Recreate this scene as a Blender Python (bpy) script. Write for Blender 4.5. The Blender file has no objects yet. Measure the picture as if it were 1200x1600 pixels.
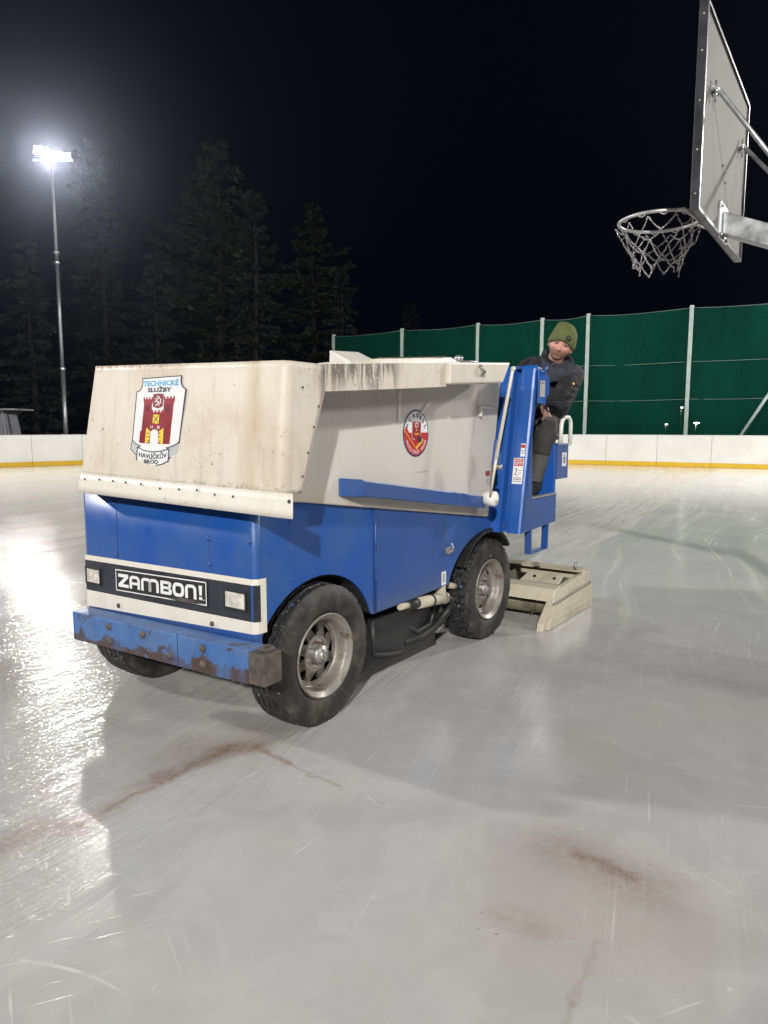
import bpy, bmesh, math, random
from mathutils import Vector, Matrix, noise as mnoise
random.seed(7)
S = bpy.context.scene
COL = S.collection
R = math.radians
V = Vector

# ------------------------------------------------------------------ tagging
def tag(o, label=None, cat=None, group=None, kind=None):
    if label: o['label'] = label
    if cat: o['category'] = cat
    if group: o['group'] = group
    if kind: o['kind'] = kind
    return o
def empty(name, loc=(0, 0, 0), rz=0, label=None, cat=None, group=None):
    o = bpy.data.objects.new(name, None); COL.objects.link(o)
    o.location = loc; o.rotation_euler = (0, 0, rz); o.empty_display_size = .2
    return tag(o, label, cat, group)

# ------------------------------------------------------------------ mesh builder
class MB:
    def __init__(s): s.v = []; s.f = []; s.m = []; s.sm = []
    def add(s, vs, fs, m=0, smooth=False):
        n = len(s.v); s.v += [tuple(v) for v in vs]
        for f in fs: s.f.append([i + n for i in f]); s.m.append(m); s.sm.append(smooth)
    def hexa(s, p, m=0):     # p: 4 bottom (ccw), 4 top
        s.add(p, [(3, 2, 1, 0), (4, 5, 6, 7), (0, 1, 5, 4), (1, 2, 6, 5), (2, 3, 7, 6), (3, 0, 4, 7)], m)
    def box(s, x0, x1, y0, y1, z0, z1, m=0):
        s.hexa([(x0, y0, z0), (x1, y0, z0), (x1, y1, z0), (x0, y1, z0), (x0, y0, z1), (x1, y0, z1), (x1, y1, z1), (x0, y1, z1)], m)
    def prism(s, poly, ext, m=0):
        n = len(poly); e = V(ext)
        vs = [V(p) for p in poly] + [V(p) + e for p in poly]
        fs = [tuple(range(n))[::-1], tuple(range(n, 2 * n))] + [(i, (i + 1) % n, n + (i + 1) % n, n + i) for i in range(n)]
        s.add(vs, fs, m)
    def tube(s, path, r, n=10, m=0, smooth=True, caps=True, flat=None):
        P = [V(p) for p in path]; k = len(P)
        rr = r if isinstance(r, (list, tuple)) else [r] * k
        up = V((0, 0, 1)); vs = []; prev = None
        for i in range(k):
            t = (P[min(i + 1, k - 1)] - P[max(i - 1, 0)]).normalized()
            if prev is None:
                x = t.orthogonal() if abs(t.z) > .95 else t.cross(up)
            else: x = prev - t * prev.dot(t)
            x.normalize(); prev = x; y = t.cross(x)
            for j in range(n):
                a = 2 * math.pi * j / n
                vs.append(P[i] + (x * math.cos(a) + y * math.sin(a)) * rr[i])
        fs = [(i * n + j, i * n + (j + 1) % n, (i + 1) * n + (j + 1) % n, (i + 1) * n + j) for i in range(k - 1) for j in range(n)]
        s.add(vs, fs, m, smooth)
        if caps:
            s.add(vs[:n], [tuple(range(n))[::-1]], m); s.add(vs[-n:], [tuple(range(n))], m)
    def lathe(s, prof, o, ax, n=32, m=0, smooth=True, fn=None, closed=False):
        o = V(o); ax = V(ax).normalized(); x = ax.orthogonal().normalized()
        if abs(ax.y) > .9: x = V((1, 0, 0))
        y = ax.cross(x); vs = []; k = len(prof)
        for i, (r, h) in enumerate(prof):
            for j in range(n):
                rr, hh = (r, h) if fn is None else fn(i, j, r, h)
                a = 2 * math.pi * j / n
                vs.append(o + ax * hh + (x * math.cos(a) + y * math.sin(a)) * rr)
        rng = range(k) if closed else range(k - 1)
        fs = [(i * n + j, i * n + (j + 1) % n, ((i + 1) % k) * n + (j + 1) % n, ((i + 1) % k) * n + j) for i in rng for j in range(n)]
        s.add(vs, fs, m, smooth)
    def ball(s, c, r, n=8, m=0, sc=(1, 1, 1)):
        c = V(c); vs = []; k = max(4, n // 2 + 1)
        for i in range(k + 1):
            p = math.pi * i / k
            for j in range(n):
                a = 2 * math.pi * j / n
                vs.append(c + V((math.sin(p) * math.cos(a) * sc[0], math.sin(p) * math.sin(a) * sc[1], math.cos(p) * sc[2])) * r)
        fs = [(i * n + j, (i + 1) * n + j, (i + 1) * n + (j + 1) % n, i * n + (j + 1) % n) for i in range(k) for j in range(n)]
        s.add(vs, fs, m, True)
    def mesh(s, name, mats):
        me = bpy.data.meshes.new(name); me.from_pydata(s.v, [], s.f)
        for m in mats: me.materials.append(m)
        for p, mi, sm in zip(me.polygons, s.m, s.sm): p.material_index = mi; p.use_smooth = sm
        bm = bmesh.new(); bm.from_mesh(me)
        bmesh.ops.remove_doubles(bm, verts=bm.verts, dist=1e-5)
        bmesh.ops.recalc_face_normals(bm, faces=bm.faces)
        bm.to_mesh(me); bm.free(); me.update()
        return me
    def split(s, name, mats, parent=None, bevel=0, **kw):
        """every loose piece becomes an object of its own"""
        par = list(range(len(s.v)))
        def find(a):
            while par[a] != a: par[a] = par[par[a]]; a = par[a]
            return a
        key = {}
        for i, v in enumerate(s.v):
            k = (round(v[0], 5), round(v[1], 5), round(v[2], 5))
            if k in key: par[find(i)] = find(key[k])
            else: key[k] = i
        for f in s.f:
            for i in f[1:]: par[find(i)] = find(f[0])
        grp = {}
        for fi, f in enumerate(s.f): grp.setdefault(find(f[0]), []).append(fi)
        out = []
        for g in grp.values():
            q = MB(); ix = {}
            for fi in g:
                for i in s.f[fi]:
                    if i not in ix: ix[i] = len(q.v); q.v.append(s.v[i])
                q.f.append([ix[i] for i in s.f[fi]]); q.m.append(s.m[fi]); q.sm.append(s.sm[fi])
            out.append(q.build(name, mats, parent, bevel, **kw))
        return out
    def build(s, name, mats, parent=None, bevel=0, **kw):
        if not isinstance(mats, (list, tuple)): mats = [mats]
        o = bpy.data.objects.new(name, s.mesh(name, mats)); COL.objects.link(o)
        if parent: o.parent = parent
        if bevel:
            b = o.modifiers.new('b', 'BEVEL'); b.width = bevel; b.segments = 2; b.limit_method = 'ANGLE'; b.angle_limit = R(40); b.harden_normals = False
        return tag(o, **kw)

# ------------------------------------------------------------------ materials
class NT:
    def __init__(s, name):
        s.mat = bpy.data.materials.new(name); s.mat.use_nodes = True
        s.t = s.mat.node_tree; s.b = s.t.nodes['Principled BSDF']; s.out = s.t.nodes['Material Output']
    def n(s, t, **k):
        x = s.t.nodes.new(t)
        for a, v in k.items(): setattr(x, a, v)
        return x
    def L(s, a, b): s.t.links.new(a, b)
    def setin(s, sock, v):
        if isinstance(v, bpy.types.NodeSocket): s.L(v, sock)
        elif isinstance(v, (tuple, list)) and sock.type == 'RGBA' and len(v) == 3: sock.default_value = (*v, 1)
        else: sock.default_value = v
    def co(s, kind='Object', rot=None, scale=None, loc=None):
        c = s.n('ShaderNodeTexCoord').outputs[kind]
        if rot or scale or loc:
            m = s.n('ShaderNodeMapping'); s.L(c, m.inputs[0])
            if rot: m.inputs['Rotation'].default_value = rot
            if scale: m.inputs['Scale'].default_value = scale
            if loc: m.inputs['Location'].default_value = loc
            return m.outputs[0]
        return c
    def noise(s, vec, scale, detail=4, rough=.5, dist=0, col=False):
        x = s.n('ShaderNodeTexNoise'); s.L(vec, x.inputs['Vector'])
        x.inputs['Scale'].default_value = scale; x.inputs['Detail'].default_value = detail
        x.inputs['Roughness'].default_value = rough; x.inputs['Distortion'].default_value = dist
        return x.outputs['Color' if col else 'Fac']
    def voro(s, vec, scale, feat='F1'):
        x = s.n('ShaderNodeTexVoronoi', feature=feat); s.L(vec, x.inputs['Vector']); x.inputs['Scale'].default_value = scale
        return x.outputs['Distance']
    def rng(s, v, a, b, c=0., d=1., smooth=True):
        x = s.n('ShaderNodeMapRange'); x.interpolation_type = 'SMOOTHSTEP' if smooth else 'LINEAR'
        s.setin(x.inputs['Value'], v)
        for i, q in zip(('From Min', 'From Max', 'To Min', 'To Max'), (a, b, c, d)): s.setin(x.inputs[i], q)
        return x.outputs[0]
    def M(s, op, a, b=0., c=0.):
        x = s.n('ShaderNodeMath', operation=op); s.setin(x.inputs[0], a); s.setin(x.inputs[1], b); s.setin(x.inputs[2], c)
        return x.outputs[0]
    def mix(s, f, a, b, blend='MIX'):
        x = s.n('ShaderNodeMix', data_type='RGBA', blend_type=blend); s.setin(x.inputs[0], f); s.setin(x.inputs[6], a); s.setin(x.inputs[7], b)
        return x.outputs[2]
    def sep(s, v):
        x = s.n('ShaderNodeSeparateXYZ'); s.L(v, x.inputs[0]); return x.outputs
    def bump(s, h, strength=.3, dist=.01):
        x = s.n('ShaderNodeBump'); s.setin(x.inputs['Height'], h); x.inputs['Strength'].default_value = strength; x.inputs['Distance'].default_value = dist
        s.L(x.outputs[0], s.b.inputs['Normal']); return x
    def seg(s, vec, p, q, r0, r1):     # soft mask round a segment pq
        p = V((p[0], p[1], 0)); q = V((q[0], q[1], 0)); ba = q - p
        def vm(op, a, b=None):
            x = s.n('ShaderNodeVectorMath', operation=op); s.setin(x.inputs[0], a)
            if b is not None: s.setin(x.inputs[1], b)
            return x
        pa = vm('SUBTRACT', vec, tuple(p)).outputs[0]
        d = vm('DOT_PRODUCT', pa, tuple(ba)).outputs['Value']
        h = s.n('ShaderNodeClamp'); s.L(s.M('DIVIDE', d, ba.dot(ba)), h.inputs[0])
        sc = s.n('ShaderNodeVectorMath', operation='SCALE'); sc.inputs[0].default_value = tuple(ba); s.L(h.outputs[0], sc.inputs['Scale'])
        e = vm('SUBTRACT', pa, sc.outputs[0]).outputs[0]
        l = vm('LENGTH', e).outputs['Value']
        return s.rng(l, r0, r1, 1., 0.)
    def done(s, col=None, rough=None, metal=None, spec=None):
        if col is not None: s.setin(s.b.inputs['Base Color'], col)
        if rough is not None: s.setin(s.b.inputs['Roughness'], rough)
        if metal is not None: s.setin(s.b.inputs['Metallic'], metal)
        if spec is not None: s.setin(s.b.inputs['Specular IOR Level'], spec)
        return s.mat

def simple(name, col, rough=.5, metal=0., var=.15, nscale=8, bump=0.):
    t = NT(name); c = t.co(); n = t.noise(c, nscale, 5, .6)
    k = t.rng(n, .3, .7, 1 - var, 1 + var, False)
    cc = t.mix(1., col, t.n('ShaderNodeCombineXYZ').outputs[0]) if False else None
    x = t.n('ShaderNodeVectorMath', operation='SCALE'); x.inputs[0].default_value = col; t.L(k, x.inputs['Scale'])
    r = t.rng(n, .3, .7, max(rough - .08, .02), min(rough + .1, 1.), False)
    if bump: t.bump(n, bump, .004)
    return t.done(x.outputs[0], r, metal)

def old_paint(name, base, stain, amt=.5, rough=.38, streak=True, top=None, spots=.5, bump=.25, grime_mask=None):
    """aged machine enamel: blotches, fine vertical runs, brown specks (all fixed to the object's own coordinates)"""
    t = NT(name); c = t.co()
    blot = t.noise(c, 2.2, 7, .62, .4)
    col = t.mix(t.rng(blot, .38, .72, 0., amt), base, stain)
    cs = t.co(scale=(14, 14, 1.3)); runs = t.noise(cs, 1.6, 5, .6, .3)
    if streak: col = t.mix(t.rng(runs, .52, .78, 0., amt * .5), col, tuple(x * .62 for x in stain))
    sp = t.noise(c, 34, 3, .6); blob = t.noise(c, 5, 3, .5)
    m = t.M('MULTIPLY', t.rng(sp, .66, .72), t.rng(blob, .48, .62))
    col = t.mix(t.M('MULTIPLY', m, spots), col, (.14, .075, .04))
    sp2 = t.noise(t.co(loc=(7, 3, 5)), 85, 2, .5); bl2 = t.noise(t.co(loc=(2, 8, 1)), 3.2, 4, .6)
    col = t.mix(t.M('MULTIPLY', t.M('MULTIPLY', t.rng(sp2, .66, .70), t.rng(bl2, .42, .55)), spots * .8), col, tuple(x * .45 for x in stain))
    sc = t.noise(t.co(scale=(1, 1, 9), rot=(.3, .5, .2)), 9, 4, .7)
    col = t.mix(t.rng(sc, .70, .76, 0., .35), col, tuple(min(1, x * 1.35) for x in base))
    h = t.M('ADD', t.M('MULTIPLY', blot, 1.), t.M('MULTIPLY', sp, .06))
    t.bump(h, bump, .012)
    r = t.rng(blot, .3, .7, rough - .07, rough + .16, False)
    if grime_mask: col = grime_mask(t, c, col)
    return t.done(col, r)

CREAM = (.60, .545, .455); STAIN = (.40, .30, .20)
def tank_grime(t, c, col):
    x, y, z = t.sep(c)[:3]
    # brown drip marks under the rim of the side band
    cs = t.co(scale=(26, 1, 2.2)); d = t.noise(cs, 1.7, 6, .7, .2); dd = t.noise(c, 70, 4, .7)
    topz = t.M('ADD', t.M('MULTIPLY', x, .079), 1.785)
    below = t.M('SUBTRACT', topz, z)                       # metres below the rim
    env = t.M('MULTIPLY', t.rng(x, -.24, -.10), t.rng(x, .36, .50, 1., 0.))
    reach = t.rng(t.noise(t.co(scale=(1, 0, 0)), 7, 3, .6), .35, .65, .03, .22)
    k = t.M('DIVIDE', below, reach)
    m = t.M('MULTIPLY', t.rng(k, .2, 1.25, 1., 0.), t.rng(t.M('SUBTRACT', d, t.M('MULTIPLY', k, -.0)), .38, .52))
    m = t.M('MULTIPLY', m, t.rng(dd, .30, .44))
    m = t.M('MULTIPLY', m, env)
    side = t.rng(y, -.195, -.16, 1., 0.)
    col = t.mix(t.M('MULTIPLY', m, t.M('MULTIPLY', side, .85)), col, (.06, .042, .03))
    # worn rim all along the front top edge
    rz = t.rng(t.M('ADD', z, t.M('MULTIPLY', t.noise(c, 9, 5, .7), .09)), 1.81, 1.85)
    front = t.rng(x, -.35, -.31, 1., 0.)
    rz = t.M('MULTIPLY', rz, t.M('MULTIPLY', front, t.rng(t.noise(c, 45, 4, .7), .42, .6)))
    col = t.mix(t.M('MULTIPLY', rz, .75), col, (.22, .12, .07))
    # a wide yellow-brown run near the right of the front
    w = t.M('ADD', y, t.M('MULTIPLY', t.noise(c, 4, 4, .6), .16))
    s1 = t.M('MULTIPLY', t.rng(w, -.02, .05), t.rng(w, .05, .15, 1., 0.))
    col = t.mix(t.M('MULTIPLY', s1, t.M('MULTIPLY', front, .38)), col, (.36, .26, .13))
    # rust at the bottom right corner over the riveted strip
    bz = t.M('MULTIPLY', t.rng(z, 1.24, 1.275, 1., 0.), t.rng(t.noise(c, 26, 5, .7), .50, .62))
    col = t.mix(t.M('MULTIPLY', bz, .55), col, (.2, .11, .06))
    return col
def side_grime(t, c, col):
    x, y, z = t.sep(c)[:3]
    low = t.rng(t.M('ADD', z, t.M('MULTIPLY', x, .14)), 1.13, 1.24, 1., 0.)
    col = t.mix(t.M('MULTIPLY', low, t.rng(t.noise(c, 4, 4, .6), .35, .65, .2, .75)), col, (.50, .40, .26))
    r = t.M('MULTIPLY', t.seg(t.sw(c), (1.16, 1.0), (1.24, .93), .008, .04), .6) if hasattr(t, 'sw') else 0.
    return col
BLUE = (.009, .066, .29)
def blue_grime(t, c, col):
    x, y, z = t.sep(c)[:3]
    low = t.rng(t.M('ADD', z, t.M('MULTIPLY', t.noise(c, 5, 4, .6), .12)), .53, .68, 1., 0.)
    col = t.mix(t.M('MULTIPLY', low, .5), col, (.07, .10, .16))
    return col
def bumper_grime(t, c, col):
    x, y, z = t.sep(c)[:3]
    n = t.noise(c, 7, 6, .7, .4); n2 = t.noise(c, 30, 4, .7)
    zz = t.M('SUBTRACT', z, t.M('MULTIPLY', t.M('SUBTRACT', 1.3, y), .035))
    lowz = t.rng(zz, .335, .45, .17, -.05)
    k = t.M('ADD', t.M('ADD', n, t.M('MULTIPLY', n2, .15)), lowz)
    col = t.mix(t.rng(k, .625, .66), col, (.06, .035, .026))
    k2 = t.rng(t.noise(t.co(loc=(3, 1, 2)), 13, 5, .75, .6), .59, .615)
    col = t.mix(t.M('MULTIPLY', k2, .8), col, (.05, .05, .07))
    k3 = t.rng(t.noise(t.co(loc=(9, 1, 2)), 5, 5, .6, .3), .45, .7, 0., .6)
    col = t.mix(k3, col, (.06, .17, .42))
    return col

M_ = {}
def mk():
    m = M_
    m['cream_front'] = old_paint('stained_cream_paint', (.60, .55, .475), (.42, .335, .24), .62, .45, grime_mask=tank_grime, bump=.4, spots=.85)
    m['cream_side'] = old_paint('grey_white_paint', (.55, .53, .49), (.42, .38, .31), .35, .33, grime_mask=side_grime, bump=.2, spots=.3)
    m['cream'] = old_paint('cream_paint', (.60, .565, .49), STAIN, .35, .4, bump=.15)
    m['white'] = simple('white_paint', (.68, .66, .60), .35, var=.06)
    m['strip_white'] = old_paint('strip_paint', (.66, .63, .56), (.48, .40, .30), .3, .4, spots=.6, bump=.15)
    m['blue'] = old_paint('blue_enamel', BLUE, (.028, .085, .24), .9, .34, streak=True, spots=.35, bump=.28, grime_mask=blue_grime)
    m['blue_side'] = old_paint('blue_door_enamel', (.016, .062, .24), (.032, .072, .19), .9, .36, spots=.3, bump=.28, grime_mask=blue_grime)
    m['blue_cab'] = old_paint('blue_cab_enamel', (.010, .078, .34), (.02, .08, .26), .7, .3, spots=.1, bump=.15)
    m['blue_box'] = simple('dull_blue_paint', (.03, .07, .22), .45, var=.12)
    m['bumper'] = old_paint('chipped_blue_steel', (.035, .105, .29), (.10, .16, .28), .7, .45, spots=1., bump=.5, grime_mask=bumper_grime)
    m['rust'] = simple('worn_rusty_steel', (.085, .072, .062), .7, .3, .6, 14, .8)
    m['black'] = simple('black_steel', (.012, .012, .013), .55, 0., .3, 10)
    m['void'] = simple('dark_parts_and_shade', (.008, .008, .009), .9, 0., .3, 10)  # matt black for dark parts, and for shade in the gap and holes
    m['stripe_black'] = simple('faded_black_stripe', (.022, .025, .034), .42, 0., .35, 9)
    m['seam'] = simple('dark_seam', (.01, .014, .03), .7)
    m['steel'] = simple('bare_steel', (.32, .31, .29), .42, .7, .3, 20)
    m['galv'] = simple('galvanised_steel', (.42, .43, .44), .38, .75, .28, 16)
    m['bolt'] = simple('dull_bolt', (.07, .06, .055), .5, .5, .4, 30)
    m['boltb'] = simple('painted_bolt', (.03, .07, .22), .4, .2, .4, 30)
    m['glass'] = simple('headlight_glass', (.52, .50, .44), .12, .0, .35, 30, .5)
    m['red'] = simple('sign_red', (.42, .02, .02), .4)
    m['crestred'] = simple('crest_red', (.26, .018, .028), .4)
    m['crestdark'] = simple('crest_dark_red', (.09, .008, .02), .4)
    m['yellow'] = simple('sign_yellow', (.78, .55, .05), .4)
    m['decalwhite'] = simple('sticker_white', (.70, .70, .70), .35, var=.04)
    m['decalgrey'] = simple('sticker_grey', (.45, .46, .46), .4)
    m['ink'] = simple('sticker_ink', (.035, .035, .055), .4)
    m['navy'] = simple('sticker_navy', (.03, .02, .09), .4)
    m['ltblue'] = simple('sticker_light_blue', (.10, .36, .58), .4)
    m['label'] = simple('grey_label', (.36, .35, .33), .45)
    m['orange'] = simple('orange_ink', (.75, .36, .05), .4)
    m['sled'] = old_paint('scraped_cream_steel', (.50, .455, .35), (.26, .22, .14), .8, .5, spots=1., bump=.8, streak=False)
    m['olive'] = simple('olive_steel', (.13, .125, .08), .4, .2, .4, 12)
    # tyre
    t = NT('rubber'); c = t.co(); n = t.noise(c, 7, 6, .65); n2 = t.noise(c, 55, 3, .6)
    col = t.mix(t.rng(n, .4, .72), (.012, .012, .012), (.065, .058, .048))
    n3 = t.noise(t.co(loc=(4, 2, 1)), 26, 5, .7)
    col = t.mix(t.rng(n3, .60, .68, 0., .35), col, (.13, .125, .115))
    t.bump(n2, .3, .003); m['rubber'] = t.done(col, t.rng(n, .3, .7, .5, .75, False))
    t = NT('tread_rubber'); c = t.co(); n = t.noise(c, 50, 4, .7); n1 = t.noise(c, 6, 3, .6)
    col = t.mix(t.M('MULTIPLY', t.rng(n, .60, .68), .55), (.014, .014, .015), (.5, .51, .52))
    t.bump(n, .6, .004); m['tread'] = t.done(col, .55)
    t = NT('rim_paint'); c = t.co(); n = t.noise(c, 12, 6, .7); n1 = t.noise(c, 4, 4, .6)
    col = t.mix(t.rng(n, .5, .66), (.27, .255, .225), (.12, .09, .06)); col = t.mix(t.rng(n1, .55, .75, 0., .6), col, (.06, .05, .04))
    t.bump(n, .4, .003); m['rim_disc'] = simple('dark_rim_disc', (.13, .115, .095), .6, .3, .6, 22, .4); m['rim'] = t.done(col, t.rng(n, .3, .7, .3, .6, False), .45)  # front disc is darker than the rim lip
mk()

# ------------------------------------------------------------------ stickers (flat lettering and marks on real surfaces)
_tc = {}
def text_tris(txt, bold=.0):
    key = (txt, bold)
    if key in _tc: return _tc[key]
    cu = bpy.data.curves.new('t', 'FONT'); cu.body = txt; cu.size = 1; cu.offset = bold; cu.resolution_u = 3
    ob = bpy.data.objects.new('t', cu); COL.objects.link(ob)
    dg = bpy.context.evaluated_depsgraph_get(); me = bpy.data.meshes.new_from_object(ob.evaluated_get(dg))
    vs = [v.co.copy() for v in me.vertices]; fs = [tuple(p.vertices) for p in me.polygons]
    bpy.data.objects.remove(ob); bpy.data.curves.remove(cu); bpy.data.meshes.remove(me)
    xs = [v.x for v in vs]; ys = [v.y for v in vs]
    x0, x1, y0, y1 = min(xs), max(xs), min(ys), max(ys)
    r = ([((v.x - x0) / (x1 - x0), (v.y - y0) / (y1 - y0)) for v in vs], fs, (x1 - x0) / (y1 - y0))
    _tc[key] = r
    return r
class Decal:
    def __init__(s, fn): s.mb = MB(); s.fn = fn           # fn(x, y, lift) -> point
    def P(s, x, y, l): return s.fn(x, y, .0018 + l * .0007)
    def poly(s, pts, m, l=0): s.mb.add([s.P(x, y, l) for x, y in pts], [tuple(range(len(pts)))], m)
    def rect(s, x0, y0, x1, y1, m, l=0): s.poly([(x0, y0), (x1, y0), (x1, y1), (x0, y1)], m, l)
    def ell(s, cx, cy, rx, ry, m, l=0, a0=0, a1=360, n=40):
        s.poly([(cx + rx * math.cos(R(a0 + (a1 - a0) * i / n)), cy + ry * math.sin(R(a0 + (a1 - a0) * i / n))) for i in range(n + (a1 - a0 < 360))], m, l)
    def stroke(s, pts, w, m, l=0, closed=False):
        P = [V((x, y)) for x, y in pts]
        if closed: P.append(P[0])
        for a, b in zip(P, P[1:]):
            d = (b - a).normalized() * (w / 2); n = V((-d.y, d.x)); a2 = a - d * .8; b2 = b + d * .8
            s.poly([tuple(a2 + n), tuple(b2 + n), tuple(b2 - n), tuple(a2 - n)], m, l); l += .02
    def text(s, txt, x0, y0, x1, y1, m, l=0, bold=.0, f=None):
        vs, fs, _ = text_tris(txt, bold)
        def q(u, v):
            x, y = x0 + (x1 - x0) * u, y0 + (y1 - y0) * v
            return f(x, y) if f else (x, y)
        s.mb.add([s.P(*q(u, v), l) for u, v in vs], fs, m)
    def char(s, ch, cx, cy, h, w, ang, m, l=0, bold=.03):
        vs, fs, _ = text_tris(ch, bold); ca, sa = math.cos(ang), math.sin(ang)
        s.mb.add([s.P(cx + (u - .5) * w * ca - (v - .5) * h * sa, cy + (u - .5) * w * sa + (v - .5) * h * ca, l) for u, v in vs], fs, m)
def inset(pts, d):
    n = len(pts); out = []
    ar = sum(pts[i][0] * pts[(i + 1) % n][1] - pts[(i + 1) % n][0] * pts[i][1] for i in range(n))
    sg = 1 if ar > 0 else -1
    for i in range(n):
        p0, p1, p2 = V(pts[i - 1]), V(pts[i]), V(pts[(i + 1) % n])
        d1 = (p1 - p0).normalized(); d2 = (p2 - p1).normalized()
        n1 = V((-d1.y, d1.x)) * sg; n2 = V((-d2.y, d2.x)) * sg
        b = (n1 + n2); k = d / max(.35, (1 + n1.dot(n2)) / 2) / 2
        out.append(tuple(p1 + b * k))
    return out

# ------------------------------------------------------------------ setting
CAMH = 1.5
def build_ice():
    t = NT('resurfaced_ice'); c = t.co()
    # main direction of the machine's laps
    rot = R(-28)
    cl = t.noise(c, .9, 8, .6, .6); cl2 = t.noise(c, 3.4, 8, .65, .8)
    warp = t.n('ShaderNodeVectorMath', operation='ADD')
    nz = t.n('ShaderNodeVectorMath', operation='SCALE'); t.L(t.noise(c, .12, 2, .5, 0, True), nz.inputs[0]); nz.inputs['Scale'].default_value = 3.0
    t.L(c, warp.inputs[0]); t.L(nz.outputs[0], warp.inputs[1])
    mp = t.n('ShaderNodeMapping'); t.L(warp.outputs[0], mp.inputs[0]); mp.inputs['Rotation'].default_value = (0, 0, R(25))
    ms = t.n('ShaderNodeMapping'); t.L(mp.outputs[0], ms.inputs[0]); ms.inputs['Scale'].default_value = (5.5, .16, 1)
    st = t.noise(ms.outputs[0], 1.0, 7, .68)                                  # broad streaks
    ms2 = t.n('ShaderNodeMapping'); t.L(mp.outputs[0], ms2.inputs[0]); ms2.inputs['Scale'].default_value = (45, 1.6, 1)
    st2 = t.noise(ms2.outputs[0], 1.0, 5, .7, .3)                                  # fine grooves
    ms3 = t.n('ShaderNodeMapping'); t.L(mp.outputs[0], ms3.inputs[0]); ms3.inputs['Scale'].default_value = (1.1, .05, 1)
    st3 = t.noise(ms3.outputs[0], 1.0, 3, .6)
    base = t.mix(t.rng(cl, .3, .7), (.365, .365, .363), (.43, .428, .422))
    base = t.mix(t.rng(cl2, .42, .66, 0., .26), base, (.54, .54, .53))
    tint = t.noise(t.co(loc=(3, 7, 0)), .7, 4, .6); base = t.mix(t.rng(tint, .50, .68, 0., .22), base, (.46, .41, .36)); base = t.mix(t.rng(tint, .50, .34, 0., .16), base, (.40, .44, .40))
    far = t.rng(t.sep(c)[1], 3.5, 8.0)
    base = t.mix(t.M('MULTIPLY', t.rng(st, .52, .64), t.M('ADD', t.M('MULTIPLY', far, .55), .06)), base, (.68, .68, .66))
    base = t.mix(t.M('MULTIPLY', far, .45), base, (.70, .70, .685))  # paler with distance: brightness of the far ice is put into the colour
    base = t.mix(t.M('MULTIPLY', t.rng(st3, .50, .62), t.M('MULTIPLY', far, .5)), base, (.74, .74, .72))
    far2 = t.rng(t.sep(c)[1], 8., 20.); base = t.mix(t.M('MULTIPLY', far2, .75), base, (.86, .86, .84))  # distant ice whitened again, more brightness painted in
    # skate and blade scratches : thin pale arcs
    def scr(loc, rz, sc, th):
        m = t.n('ShaderNodeMapping'); t.L(c, m.inputs[0]); m.inputs['Location'].default_value = loc; m.inputs['Rotation'].default_value = (0, 0, rz)
        w = t.n('ShaderNodeTexWave', wave_type='BANDS'); t.L(m.outputs[0], w.inputs[0]); w.inputs['Scale'].default_value = sc; w.inputs['Distortion'].default_value = 9; w.inputs['Detail'].default_value = 2; w.inputs['Detail Scale'].default_value = .5
        br = t.rng(t.noise(m.outputs[0], 2.3, 4, .6), .56, .66)
        return t.M('MULTIPLY', t.rng(w.outputs['Fac'], th, 1.), br)
    s1 = t.M('ADD', scr((0, 3, 0), .5, .55, .9990), scr((5, 1, 0), 2.0, .45, .9992))
    pebb = t.M('MULTIPLY', t.rng(t.noise(c, 22, 3, .55), .68, .74), t.rng(cl2, .5, .62))
    fine = None; y0 = t.sep(c)[1]
    for rz_, sc_y, th_, lc in ((.35, .55, .70, 1.), (-.5, .8, .715, 5.), (1.2, .9, .72, 9.), (2.3, .7, .72, 13.)):
        mq = t.n('ShaderNodeMapping'); t.L(c, mq.inputs[0]); mq.inputs['Rotation'].default_value = (0, 0, rz_); mq.inputs['Location'].default_value = (lc, lc * .7, 0)
        mq2 = t.n('ShaderNodeMapping'); t.L(mq.outputs[0], mq2.inputs[0]); mq2.inputs['Scale'].default_value = (75, sc_y * 2.2, 1)
        q = t.M('MULTIPLY', t.rng(t.noise(mq2.outputs[0], 1., 3, .55, .6), th_ - .06, th_ + .02), t.rng(t.noise(mq.outputs[0], 1.1, 4, .65), .47, .60))
        fine = q if fine is None else t.M('MAXIMUM', fine, q)
    base = t.mix(t.M('MULTIPLY', fine, .45), base, (.74, .74, .73))
    scrape = t.M('MULTIPLY', t.rng(t.noise(t.co(loc=(1, 4, 0)), 11, 8, .72, .8), .57, .68), t.rng(t.noise(t.co(loc=(6, 2, 0)), 1.3, 4, .6), .48, .62))
    base = t.mix(t.M('MULTIPLY', scrape, .20), base, (.70, .70, .69))
    s1 = t.M('MULTIPLY', s1, t.rng(y0, 3., 6., 1., .0)); base = t.mix(t.M('MULTIPLY', s1, .45), base, (.72, .72, .70))
    # bright frosty ridges of the wet lane
    mr = t.n('ShaderNodeMapping'); t.L(mp.outputs[0], mr.inputs[0]); mr.inputs['Scale'].default_value = (4.5, .07, 1)
    rid = t.rng(t.noise(mr.outputs[0], 1., 5, .75, .1), .60, .66)
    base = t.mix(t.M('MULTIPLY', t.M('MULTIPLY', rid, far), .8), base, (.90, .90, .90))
    base = t.mix(t.M('MULTIPLY', pebb, .35), base, (.7, .7, .68))
    # brown grease stains the machine has left
    wv = t.n('ShaderNodeVectorMath', operation='ADD'); wn = t.n('ShaderNodeVectorMath', operation='SCALE')
    t.L(t.noise(c, 9, 6, .7, 0, True), wn.inputs[0]); wn.inputs['Scale'].default_value = .11
    sub = t.n('ShaderNodeVectorMath', operation='SUBTRACT'); t.L(c, sub.inputs[0]); sub.inputs[1].default_value = (.08, .08, .08)
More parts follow.
